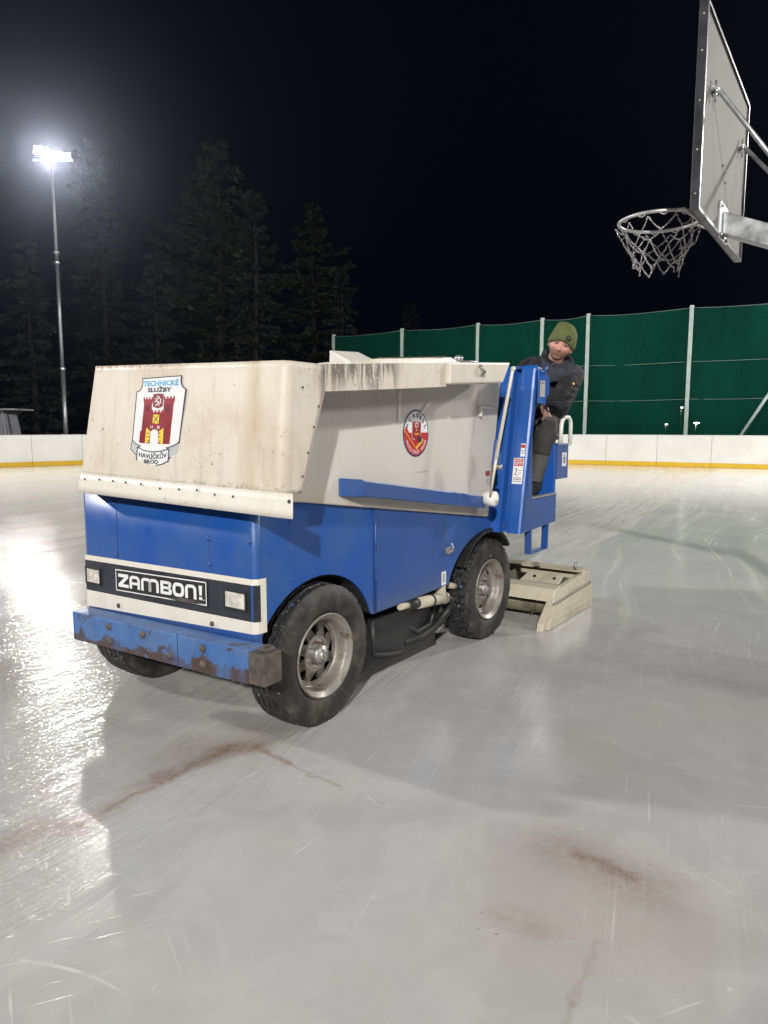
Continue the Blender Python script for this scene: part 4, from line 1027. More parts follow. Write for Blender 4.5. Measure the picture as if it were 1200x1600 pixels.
cw = V((2.52, .42, 1.66)); ring = [cw + V((.17 * math.cos(a) * .75, .17 * math.sin(a), .17 * math.cos(a) * .55)) for a in [2 * math.pi * i / 28 for i in range(29)]]
mb.tube(ring, .013, 8, caps=False); mb.tube([cw + V((0, .17, 0)), cw, cw - V((0, .17, 0))], .01, 6); mb.tube([cw, (2.40, .42, 1.52)], .02, 8); mb.build('steering_wheel', m['black'], Z)
mb = MB(); mb.box(2.80, 3.22, .02, .52, 1.405, 1.47); mb.hexa([(3.18, .02, 1.47), (3.24, .02, 1.47), (3.24, .52, 1.47), (3.18, .52, 1.47), (3.25, .06, 1.85), (3.31, .06, 1.85), (3.31, .48, 1.85), (3.25, .48, 1.85)]); mb.build('seat', m['void'], Z, bevel=.025)
# side plate with label on the cab
mb = MB(); pl = [(2.15, 1.90), (2.15, 1.665), (2.285, 1.655), (2.285, 1.70), (2.335, 1.73), (2.345, 1.80), (2.33, 1.855), (2.28, 1.875), (2.23, 1.89)]
mb.prism([(s, WC - .012, z) for s, z in pl], (0, -.012, 0)); mb.tube([(2.21, WC - .03, 1.87), (2.21, WC - .05, 1.90), (2.24, WC - .04, 1.925)], .008, 6)
gp = mb.build('latch_plate', m['blue_cab'], Z, bevel=.005)
dc = Decal(lambda x, y, l: (x, WC - .024 - l, y)); dc.rect(2.165, 1.71, 2.255, 1.822, 0); dc.rect(2.175, 1.803, 2.245, 1.81, 1, 1); dc.mb.build('label_sticker', [m['label'], m['ink']], gp)
# warning stickers wrap from the cab front to its side
def CW(x, y, l): return (sc_(y) - .004 - l * .5 + max(0, x - .09) * .9, -.098 - min(x, .09) - max(0, x - .09) * .55 - l * .8, y)
dc = Decal(lambda x, y, l: (sc_(y) - .003 - l * 1.4, -.101 - x * .93, y))
dc.rect(0, 1.105, .082, 1.285, 0); dc.rect(.006, 1.258, .076, 1.280, 1, 1); dc.rect(.006, 1.230, .076, 1.253, 1, 1); dc.text('DANGER', .014, 1.263, .068, 1.276, 0, 2, .02); dc.text('KEEP OFF', .014, 1.236, .068, 1.248, 0, 2, .02)
dc.stroke([(.02, 1.215), (.03, 1.19), (.02, 1.175)], .005, 2, 1); dc.stroke([(.014, 1.170), (.045, 1.165)], .005, 1, 1); dc.ell(.03, 1.205, .005, .006, 1, 1, n=10); dc.stroke([(.05, 1.20), (.07, 1.20)], .003, 2, 1); dc.stroke([(.05, 1.18), (.07, 1.18)], .003, 2, 1)
for y in (1.145, 1.135, 1.122): dc.rect(.008, y, .074, y + .004, 2, 1)
dc.rect(.048, 1.295, .084, 1.385, 0); dc.rect(.050, 1.355, .082, 1.378, 1, 1); dc.rect(.052, 1.335, .080, 1.339, 2, 1); dc.rect(.052, 1.318, .080, 1.322, 2, 1)
dc.mb.build('warning_sticker', [m['decalwhite'], m['red'], m['ink']], Z)
# step under the cab
mb = MB(); w0, w1 = WC + .004, WC + .055
mb.hexa([(2.148, w0, .60), (2.164, w0, .60), (2.164, w1, .60), (2.148, w1, .60), (2.138, w0, .79), (2.154, w0, .79), (2.154, w1, .79), (2.138, w1, .79)])
mb.hexa([(2.444, w0, .60), (2.460, w0, .60), (2.460, w1, .60), (2.444, w1, .60), (2.454, w0, .79), (2.47, w0, .79), (2.47, w1, .79), (2.454, w1, .79)])
mb.box(2.148, 2.460, w0, w1, .588, .602); mb.build('step', m['blue_side'], Z, bevel=.003)
# control box and white hand rail
mb = MB(); mb.box(2.592, 2.80, WC - .006, WC + .10, 1.105, 1.375); cbx = mb.build('control_box', m['blue_box'], Z, bevel=.006)
dc = Decal(lambda x, y, l: (x, WC - .006 - l, y)); dc.rect(2.665, 1.20, 2.755, 1.305, 0); dc.ell(2.71, 1.285, .010, .011, 1, 1, n=12); dc.rect(2.702, 1.215, 2.718, 1.282, 1, 1); dc.stroke([(2.685, 1.262), (2.735, 1.262), (2.735, 1.235), (2.685, 1.235)], .007, 1, 1, True)
dc.mb.build('box_sticker', [m['decalwhite'], m['ink']], cbx); mb = MB(); mb.ball((2.71, WC - .006, 1.35), .008, 8); mb.build('screw', m['bolt'], cbx)
mb = MB(); mb.tube([(2.74, -.16, 1.37), (2.755, -.16, 1.52), (2.775, -.16, 1.555), (2.81, -.16, 1.575), (2.90, -.16, 1.575), (2.935, -.16, 1.555), (2.95, -.16, 1.52), (2.95, -.16, 1.365)], .016, 10); mb.tube([(2.80, -.16, 1.36), (2.95, -.16, 1.36)], .010, 8); mb.tube([(2.72, -.14, 1.44), (2.60, -.08, 1.40)], .010, 8); mb.build('hand_rail', m['white'], Z)
mb = MB(); mb.tube([(2.70, -.10, 1.39), (2.80, -.02, 1.46), (2.95, .1, 1.50)], .014, 8); mb.tube([(2.66, -.12, 1.42), (2.58, -.10, 1.47)], .010, 8); mb.ball((2.58, -.10, 1.475), .02, 8); mb.build('control_lever', m['steel'], Z)
# ---- conditioner sled
Cn = empty('conditioner'); Cn.parent = Z
WO = -.285
mb = MB(); prof = [(2.255, .0), (3.225, .0), (3.245, .05), (3.225, .305), (2.52, .262), (2.43, .185), (2.27, .055)]
mb.prism([(s, WO + .03, z) for s, z in prof], (0, .05, 0))
mb.prism([(s, WO, z) for s, z in [(2.31, .004), (3.215, .004), (3.235, .03), (3.235, .195), (2.47, .165), (2.40, .12)]], (0, .032, 0))
mb.box(2.42, 3.232, WO - .006, WO + .002, .055, .075); mb.box(2.40, 3.225, WO - .006, WO + .002, .115, .13)
mb.build('side_plate', m['sled'], Cn, bevel=.006)
mb = MB(); mb.hexa([(2.44, WO + .01, .172), (3.235, WO + .01, .200), (3.235, WO + .03, .200), (2.44, WO + .03, .172), (2.44, WO + .01, .180), (3.235, WO + .01, .208), (3.235, WO + .03, .208), (2.44, WO + .03, .180)]); mb.build('steel_edge', m['steel'], Cn)
mb = MB(); mb.prism([(s, 1.80, z) for s, z in prof], (0, .05, 0)); mb.build('side_plate', m['sled'], Cn, bevel=.006)
mb = MB(); mb.hexa([(2.44, -.25, .185), (2.46, -.25, .185), (2.46, 1.80, .185), (2.44, 1.80, .185), (2.50, -.25, .275), (2.62, -.25, .285), (2.62, 1.80, .285), (2.50, 1.80, .275)]); mb.build('front_beam', m['sled'], Cn, bevel=.006)
mb = MB(); mb.box(3.10, 3.16, -.25, 1.8, .02, .315); mb.box(3.02, 3.20, -.25, 1.8, .315, .33); mb.build('rear_beam', m['sled'], Cn, bevel=.005)
mb = MB(); mb.hexa([(2.62, -.22, .285), (2.66, -.22, .285), (2.66, .06, .285), (2.62, .10, .285), (2.76, -.215, .345), (2.78, -.215, .345), (2.78, .05, .350), (2.76, .07, .350)])
mp_ = mb.build('mounting_plate', m['sled'], Cn, bevel=.003)
mb = MB()
for w in (-.165, .0): mb.lathe([(0, -.004), (.013, -.004), (.013, .012)], (2.685, w, .318), (.4, 0, -.9), 10, 0)
mb.split('hole_shade_disc', m['void'], mp_)  # dark discs drawn for the shade inside the plate's holes
mb = MB(); ax = V((2.62, 0, .115)); mb.tube([(2.62, -.23, .115), (2.62, 1.78, .115)], .075, 18)
n = 150
for k in range(n):
    w0 = -.22 + 2.0 * k / n; w1 = -.22 + 2.0 * (k + 1) / n; a0 = k * .30; a1 = (k + 1) * .30
    f = lambda w, a, r: (2.62 + r * math.cos(a), w, .115 + r * math.sin(a))
    mb.add([f(w0, a0, .04), f(w0, a0, .105), f(w1, a1, .105), f(w1, a1, .04), f(w0 + .006, a0, .04), f(w0 + .006, a0, .105), f(w1 + .006, a1, .105), f(w1 + .006, a1, .04)], [(0, 1, 2, 3), (4, 5, 6, 7), (1, 2, 6, 5)], 0, True)
mb.build('auger', m['olive'], Cn)
mb = MB(); mb.prism([(2.70, -.25, .06), (2.78, -.25, .02), (3.0, -.25, .25), (2.95, -.25, .28)], (0, 2.05, 0)); mb.build('blade_carrier', m['olive'], Cn)
mb = MB(); mb.box(2.2, 2.8, .35, .42, .30, .38); mb.box(2.2, 2.8, 1.1, 1.17, .30, .38); mb.split('lift_arm', m['black'], Cn)
mb = MB(); mb.tube([(3.05, -.20, .33), (3.05, -.20, .38), (3.10, -.20, .385)], .010, 6); mb.build('wing_nut', m['steel'], Cn)

# ------------------------------------------------------------------ driver
def person():
    root = empty('person', MLOC, MROT, 'man in olive beanie and dark work clothes leaning out of the blue cab', 'person')
    fab = NT('jacket_cloth'); c = fab.co(); n = fab.noise(c, 60, 3, .6); n1 = fab.noise(c, 9, 4, .6)
    def cloth(nm, col, k=.35):
        t = NT(nm); c = t.co(); n1 = t.noise(c, 10, 5, .65); x = t.n('ShaderNodeVectorMath', operation='SCALE'); x.inputs[0].default_value = col
        t.L(t.rng(n1, .3, .7, 1 - k, 1 + k, False), x.inputs['Scale']); t.bump(n1, .6, .02); return t.done(x.outputs[0], .85)
    # jacket: dark with slate chest and shoulder panels
    t = NT('jacket_cloth'); c = t.co(); n1 = t.noise(c, 11, 5, .65)
    x, y, z = t.sep(c)[:3]
    dark = (.010, .0095, .011); slate = (.042, .046, .064)
    k1 = t.rng(t.M('ADD', z, t.M('MULTIPLY', y, .45)), 1.80, 1.812)
    k1 = t.M('MULTIPLY', k1, t.rng(t.M('ADD', z, t.M('MULTIPLY', y, .6)), 1.955, 1.965, 1., 0.))
    col = t.mix(k1, dark, slate)
    k2 = t.rng(t.M('ADD', z, t.M('MULTIPLY', n1, .04)), 1.70, 1.72, 1., 0.)
    col = t.mix(k2, col, (.03, .03, .036))
    t.bump(t.M('ADD', n1, t.M('MULTIPLY', t.noise(t.co(scale=(1, 1, 2.2)), 16, 3, .5, 1.5), .8)), 1., .05); jm = t.done(col, .8)
    pants = cloth('trouser_cloth', (.050, .046, .044)); kneem = cloth('knee_patch', (.028, .025, .024)); boot = cloth('boot_leather', (.012, .011, .01))
    hood = cloth('hood_cloth', (.026, .029, .040))
    def vox(o, size, smooth=3):
        r = o.modifiers.new('r', 'REMESH'); r.mode = 'VOXEL'; r.voxel_size = size; r.use_smooth_shade = True
        s_ = o.modifiers.new('sm', 'SMOOTH'); s_.iterations = smooth; s_.factor = .5
    def ell_tube(mb, path, radii, n=14, twist=None):
        """path of points with (rx, ry) radii; rx along the given side vector"""
        P = [V(p) for p in path]; k = len(P); vs = []; prev = V(twist) if twist else None
        for i in range(k):
            tn = (P[min(i + 1, k - 1)] - P[max(i - 1, 0)]).normalized()
            xx = (prev - tn * prev.dot(tn)).normalized() if prev else tn.orthogonal().normalized(); prev = xx; yy = tn.cross(xx)
            rx, ry = radii[i] if isinstance(radii[i], tuple) else (radii[i], radii[i])
            for j in range(n):
                a = 2 * math.pi * j / n; vs.append(P[i] + xx * math.cos(a) * rx + yy * math.sin(a) * ry)
        fs = [(i * n + j, i * n + (j + 1) % n, (i + 1) * n + (j + 1) % n, (i + 1) * n + j) for i in range(k - 1) for j in range(n)]
        fs += [tuple(range(n))[::-1], tuple(range((k - 1) * n, k * n))]
        mb.add(vs, fs, 0, True)
    SH = V((.377, -.925, 0))                      # shoulder axis, towards his left arm
    hip = V((2.98, .12, 1.50)); 
    # torso
    mb = MB()
    ell_tube(mb, [(3.02, .14, 1.42), (3.0, .12, 1.52), (2.97, .08, 1.66), (2.945, .04, 1.79), (2.935, .03, 1.89), (2.895, -.01, 1.965), (2.872, -.055, 2.03)],
             [(.17, .13), (.19, .14), (.20, .135), (.235, .135), (.240, .115), (.17, .105), (.105, .092)], 20, twist=SH)
    LS = V((2.905, -.185, 1.905)); RS = V((3.06, .26, 2.00))
    EL = V((2.60, -.215, 1.695)); WR = V((2.60, -.06, 1.765))
    ell_tube(mb, [LS + V((.01, .06, .01)), LS, LS.lerp(EL, .35), LS.lerp(EL, .7), EL, EL.lerp(WR, .4), EL.lerp(WR, .8), WR], [.092, .092, .088, .083, .076, .068, .060, .052], 14)
    RE = V((2.78, .36, 1.72)); RW = V((2.56, .28, 1.70))
    ell_tube(mb, [RS + V((-.01, -.05, 0)), RS, RS.lerp(RE, .5), RE, RE.lerp(RW, .5), RW], [.085, .080, .068, .060, .053, .045], 14)
    # folds
    for i in range(6):
        p = LS.lerp(EL, .35 + .1 * i); mb.ball(p + V((-.02, -.02, 0)) * (i % 2), .088 - i * .003, 10, 0, (1, 1, .35))
    j = mb.build('jacket', jm, root); vox(j, .009, 4)
    dc2 = MB(); dc2.ball((2.70, -.262, 1.815), .018, 8, 0, (1, .8, 1)); dc2.build('sleeve_badge', M_['orange'], j)
    # collar and lowered hood
    mb = MB(); cc = V((2.865, -.07, 2.00)); f = V((-.62, -.60, 0)).normalized(); sd_ = V((-f.y, f.x, 0))
    def ringp(rx, ry, z, back=0, tilt=.0):
        return [cc + f * (ry * math.cos(a) + back) + sd_ * rx * math.sin(a) + V((0, 0, z - tilt * math.cos(a) + .008 * math.sin(5 * a + z * 30))) for a in [2 * math.pi * i / 24 for i in range(24)]]
    rings = [ringp(.150, .125, -.125, -.02, .03), ringp(.140, .118, -.06, -.01, .035), ringp(.136, .116, -.01, -.01, .055), ringp(.126, .110, .040, -.012, .080), ringp(.112, .098, .036, -.008, .082), ringp(.098, .086, -.03, 0, .04)]
    vs = [p for r in rings for p in r]; n = 24
    mb.add(vs, [(i * n + k, i * n + (k + 1) % n, (i + 1) * n + (k + 1) % n, (i + 1) * n + k) for i in range(5) for k in range(n)], 0, True)
    mb.ball(cc - f * .12 + V((0, 0, .0)), .09, 14, 0, (1, 1, .75))
    mb.build('collar', hood, root)
    # trousers: near (left) leg bent with the foot on the cab floor; far leg beside it
    mb = MB(); KN = V((2.665, -.085, 1.500)); AN = V((2.545, -.035, 1.075)); HP = V((2.98, .05, 1.50))
    ell_tube(mb, [HP, HP.lerp(KN, .4), HP.lerp(KN, .8), KN + V((-.01, 0, .0))], [.12, .108, .092, .078], 16)
    ell_tube(mb, [KN + V((.0, 0, .01)), KN.lerp(AN, .12) + V((-.022, -.005, 0)), KN.lerp(AN, .35), KN.lerp(AN, .55) + V((.012, 0, 0)), KN.lerp(AN, .75), KN.lerp(AN, .88), AN], [.078, .088, .084, .078, .066, .060, .062], 16)
    K2 = V((2.66, .22, 1.50)); A2 = V((2.50, .25, 1.07)); H2 = V((2.98, .24, 1.50))
    ell_tube(mb, [H2, H2.lerp(K2, .5), K2], [.12, .105, .08], 14); ell_tube(mb, [K2, K2.lerp(A2, .4), A2], [.08, .078, .058], 14)
    ell_tube(mb, [(3.08, .14, 1.52), (2.9, .13, 1.52)], [(.19, .1), (.18, .1)], 14, twist=(0, 1, 0))
    tr = mb.build('trousers', pants, root); vox(tr, .010, 3)
    mb = MB(); ell_tube(mb, [KN + V((-.012, -.01, .035)), KN.lerp(AN, .10) + V((-.030, -.010, 0)), KN.lerp(AN, .3) + V((-.012, -.006, 0)), KN.lerp(AN, .50) + V((-.004, -.004, 0))], [.070, .087, .086, .080], 18)
    kp = mb.build('knee_patch', kneem, tr); vox(kp, .01, 2)
    mb = MB(); ell_tube(mb, [AN + V((.03, .0, .04)), AN + V((.02, 0, -.03)), AN + V((-.04, -.005, -.055)), AN + V((-.15, -.02, -.062))], [.055, .056, .048, .036], 14); o = mb.build('boot', boot, root); vox(o, .009, 2)
    mb = MB(); ell_tube(mb, [A2 + V((.03, .0, .04)), A2 + V((.02, 0, -.03)), A2 + V((-.04, 0, -.055)), A2 + V((-.15, 0, -.062))], [.055, .056, .048, .036], 14); o = mb.build('boot', boot, root); vox(o, .009, 2)
    # ---- head (local: +x his left, -y forward, +z up), turned to the camera
    HC = V((2.842, -.105, 2.135)); fw = (V((-2.567, -2.232, 1.75)) - HC); fw.normalize()
    zax = V((0, 0, 1)); rt = fw.cross(zax).normalized(); up = rt.cross(fw).normalized()    # rt: towards picture left? fixed below
    left = -rt
    # picture right = his left; build a frame with X=his left, Y=back, Z=up
    X = zax.cross(-fw).normalized() * -1
    Yb = -fw; X = (Yb.cross(zax)).normalized(); Zu = X.cross(Yb).normalized()
    MT = Matrix((X, Yb, Zu)).transposed()
    roll = Matrix.Rotation(R(21), 3, 'Y')
    MT = MT @ roll @ Matrix.Diagonal((1.17, 1.08, 1.13))
    MT4 = Matrix.Translation(HC) @ MT.to_4x4()
    sk = NT('skin'); c = sk.co(); n = sk.noise(c, 40, 4, .6); xx, yy, zz = sk.sep(c)[:3]
    col = sk.mix(n, (.44, .21, .155), (.60, .32, .245))
    def blob(px, py, pz, r0, r1):
        d = sk.n('ShaderNodeVectorMath', operation='DISTANCE'); sk.L(c, d.inputs[0]); d.inputs[1].default_value = (px, py, pz); return sk.rng(d.outputs['Value'], r0, r1, 1., 0.)
    for px in (-.045, .045): col = sk.mix(sk.M('MULTIPLY', blob(px, -.085, -.03, .0, .035), .4), col, (.62, .20, .14))
    col = sk.mix(sk.M('MULTIPLY', blob(0, -.11, -.022, .0, .02), .4), col, (.60, .2, .14))
    beard = sk.M('MULTIPLY', sk.rng(sk.M('ADD', zz, sk.M('MULTIPLY', sk.M('ABSOLUTE', xx), -.30)), -.066, -.040, 1., 0.), sk.rng(sk.noise(c, 260, 2, .5), .3, .7, .55, .95))
    col = sk.mix(sk.M('MULTIPLY', beard, .9), col, (.15, .085, .06))
    sk.bump(sk.noise(c, 90, 4, .7), .5, .004)
    lips = sk.M('MULTIPLY', sk.rng(sk.M('ABSOLUTE', sk.M('ADD', zz, .0625)), .002, .008, 1., 0.), sk.rng(sk.M('ABSOLUTE', xx), .018, .026, 1., 0.))
    lips = sk.M('MULTIPLY', lips, sk.rng(yy, -.06, -.07))
    col = sk.mix(sk.M('MULTIPLY', lips, .6), col, (.36, .11, .09))
    sk.b.inputs['Subsurface Weight'].default_value = .0
    skm = sk.done(col, .5)
    mb = MB(); nu, nv = 64, 48; vs = []
    def g(d, s): return math.exp(-(d / s) ** 2)
    for i in range(nv + 1):
        p = math.pi * i / nv
        for jx in range(nu):
            a = 2 * math.pi * jx / nu
            x = math.sin(p) * math.cos(a); y = math.sin(p) * math.sin(a); z = math.cos(p)
            # skull
            px = x * .074; py = y * .094; pz = z * .112
            if pz < 0:
                k = -pz / .112; px *= 1 - .24 * k ** 1.9; py *= (1 - .20 * k) if y < 0 else (1 - .35 * k)
                if y < 0: py -= .010 * k
            if y < 0:
                fr = -y
                # brow, eye sockets, nose, cheeks, lips, chin
                py -= .007 * g(pz - .018, .010) * g(px, .045) * fr
                for sx in (-1, 1):
                    py += .014 * g(px - sx * .031, .016) * g(pz + .002, .012) * fr
                    py -= .006 * g(px - sx * .042, .018) * g(pz + .030, .016) * fr
                nz = (.0035 + .020 * max(0, min(1, (.010 - pz) / .045)) ** 1.2)
                if pz > -.042: py -= nz * g(px, .0085 + .004 * max(0, min(1, (-pz) / .04))) * (1 if pz < .012 else g(pz - .012, .012)) 
                else: py -= nz * g(px, .0125) * g(pz + .042, .006)
                py += .005 * g(pz + .051, .005) * g(px, .02)
                py -= .0055 * g(pz + .058, .004) * g(px, .024); py += .004 * g(pz + .0625, .0025) * g(px, .024); py -= .0050 * g(pz + .068, .0045) * g(px, .020)
                py += .005 * g(pz + .080, .007) * g(px, .028); py -= .008 * g(pz + .098, .014) * g(px, .022)
            vs.append((px, py, pz))
    fs = [(i * nu + k, (i + 1) * nu + k, (i + 1) * nu + (k + 1) % nu, i * nu + (k + 1) % nu) for i in range(nv) for k in range(nu)]
    mb.add(vs, fs, 0, True)
    for sx in (-1, 1):                                         # ears
        mb.ball((sx * .077, .005, -.012), .03, 12, 0, (.28, .55, 1.0)); mb.ball((sx * .081, -.002, -.012), .016, 8, 0, (.3, .6, 1))
    # neck
    ell_tube(mb, [(0, .022, -.05), (0, .03, -.10), (-.005, .045, -.15), (-.01, .06, -.19)], [(.052, .056), (.053, .056), (.054, .052), (.045, .04)], 18, twist=(1, 0, 0))
    hv = [MT4 @ V(v) for v in mb.v]
    # the body is one mesh: head, neck and both hands; coordinates stay in the head's frame
    inv = MT4.inverted()
    def finger(b, dr, curl, L, r, nrm):
        pts = [V(b)]; d = V(dr).normalized(); q = V(b); axx = d.cross(V(nrm)).normalized()
        for sgm, ln in enumerate((.45, .32, .23)):
            q = q + d * L * ln; pts.append(q.copy()); d = Matrix.Rotation(curl, 3, axx) @ d
        return pts, [r, r * .95, r * .88, r * .72]
    def hand(o, fwd, nrm, side, curl):
        o, fwd, nrm, side = V(o), V(fwd).normalized(), V(nrm).normalized(), V(side).normalized()
        hb = MB(); 
        ell_tube(hb, [o - fwd * .03, o + fwd * .01, o + fwd * .05, o + fwd * .085], [(.027, .022), (.034, .018), (.041, .016), (.040, .014)], 14, twist=side)
        for i, (off, L) in enumerate(((-.031, .066), (-.011, .076), (.010, .071), (.030, .056))):
            pts, rr = finger(o + fwd * .080 + side * off, fwd - side * off * -3, curl + .06 * i, L, .0092, -nrm); ell_tube(hb, pts, rr, 8)
        pts, rr = finger(o + fwd * .025 - side * .034, fwd * .75 - side * .8, curl * .6, .062, .0105, -nrm); ell_tube(hb, pts, rr, 8)
        return hb
    hb = hand((2.70, -.055, 1.60), (-.18, -.42, -.62), (-.55, -.55, .6), (.80, -.50, .1), .38)
    for h_ in (hb,):
        n0 = len(mb.v); mb.v += [tuple(inv @ V(v)) for v in h_.v]; mb.f += [[i + n0 for i in f_] for f_ in h_.f]; mb.m += h_.m; mb.sm += h_.sm
    hb = hand(RW + V((.0, .0, 0)), (-.75, .1, -.05), (0, 0, 1), (0, -1, 0), .5)
    n0 = len(mb.v); mb.v += [tuple(inv @ V(v)) for v in hb.v]; mb.f += [[i + n0 for i in f_] for f_ in hb.f]; mb.m += hb.m; mb.sm += hb.sm
    # forearm cuff of the hand on the knee joins the body inside the jacket
    ell_tube(mb, [inv @ V((2.76, .0, 1.70)), inv @ V((2.70, -.05, 1.61))], [.03, .026], 12)
    for pth, rr in (([(2.90, -.01, 1.97), (2.97, .05, 1.80), (3.01, .12, 1.60)], [.03, .04, .04]), ([(2.96, .05, 1.82), (2.93, .11, 1.80), (2.82, .06, 1.74), (2.76, .0, 1.70)], [.04, .04, .03, .028]), ([(2.96, .05, 1.84), (3.05, .24, 1.95), RE, RW], [.05, .04, .032, .028])):
        ell_tube(mb, [inv @ V(q_) for q_ in pth], rr, 12)
    tmp = mb.build('body', skm, root); rm = tmp.modifiers.new('r', 'REMESH'); rm.mode = 'VOXEL'; rm.voxel_size = .0042; rm.use_smooth_shade = True
    bpy.context.view_layer.update(); me = bpy.data.meshes.new_from_object(tmp.evaluated_get(bpy.context.evaluated_depsgraph_get()))
    bpy.data.objects.remove(tmp); body = bpy.data.objects.new('body', me); COL.objects.link(body); body.parent = root; body.matrix_local = MT4
    # sleeve of the arm that reaches to the knee
    mb = MB(); ell_tube(mb, [(2.90, .12, 1.80), (2.82, .06, 1.74), (2.735, -.02, 1.65)], [.07, .06, .046], 14); o = mb.build('sleeve', jm, root); vox(o, .009, 2)
    # eyes and brows
    ew = simple('shaded_eye_white', (.22, .19, .17), .3, var=.02); ei = simple('eye_iris', (.03, .035, .04), .2, var=.02); bw = simple('eyebrow_hair', (.07, .04, .025), .8)  # whites darkened: shade of the eye sockets is put into the colour
    for sx in (-1, 1):
        mb = MB(); mb.ball((sx * .031, -.0735, -.001), .0125, 14, 0, (1.05, 1, .62)); mb.ball((sx * .031, -.0800, -.001), .0066, 12, 1, (1, 1, .95))
        mb.tube([(sx * .018, -.0865, .0075), (sx * .031, -.0895, .0095), (sx * .044, -.083, .006)], .0032, 6, 2)
        mb.build('eye', [ew, ei, skm], body)
        mb = MB(); mb.tube([(sx * .014, -.098, .018), (sx * .026, -.0985, .0225), (sx * .040, -.092, .0225), (sx * .052, -.080, .017)], [.0036, .0052, .0050, .0030], 6); mb.build('eyebrow', bw, body)
    # beanie
    hn = NT('beanie_knit'); c = hn.co(); w = hn.n('ShaderNodeTexWave', wave_type='BANDS'); w.bands_direction = 'X'; hn.L(c, w.inputs[0]); w.inputs['Scale'].default_value = 70; w.inputs['Distortion'].default_value = 2
    n = hn.noise(c, 20, 4, .6); col = hn.mix(n, (.085, .105, .028), (.14, .16, .05)); col = hn.mix(hn.M('MULTIPLY', w.outputs['Fac'], .35), col, (.05, .06, .02)); hn.bump(w.outputs['Fac'], .5, .004); hm = hn.done(col, .9)
    mb = MB(); nu = 48; vs = []
    prof = [(.022, 1.04), (.024, 1.12), (.045, 1.15), (.068, 1.13), (.090, 1.06), (.110, .95), (.128, .78), (.141, .55), (.149, .28), (.151, .0)]
    for (z, k) in prof:
        for jx in range(nu):
            a = 2 * math.pi * jx / nu; y = math.sin(a); x = math.cos(a)
            bx = x * .0785 * k; by = y * .100 * k; zz_ = z
            if z < .07: zz_ = z - (.050 * max(0, y) + .040 * x * x) * (1 - z / .07 * .6)      # lower at the back and over the ears
            bx += .005 * math.sin(3 * a + z * 50) * k + .003 * math.sin(7 * a + z * 90) * (z > .06) * k; by += (.012 if y > 0 else 0) * (z > .09)
            vs.append((bx - max(0, z - .08) * .20, by - (.006 if y < 0 and z < .06 else 0), zz_))
    mb.add(vs, [(i * nu + k, i * nu + (k + 1) % nu, (i + 1) * nu + (k + 1) % nu, (i + 1) * nu + k) for i in range(len(prof) - 1) for k in range(nu)], 0, True)
    bn = mb.build('beanie', hm, body); ssd = bn.modifiers.new('sub', 'SUBSURF'); ssd.levels = 1; ssd.render_levels = 1
    mb = MB(); mb.lathe([(0, -.004), (.018, -.004), (.021, .004)], (.030, -.112, .050), (-.22, 1, -.10), 20); mb.build('beanie_patch', simple('patch_dark', (.012, .03, .022), .6), bn)
person()

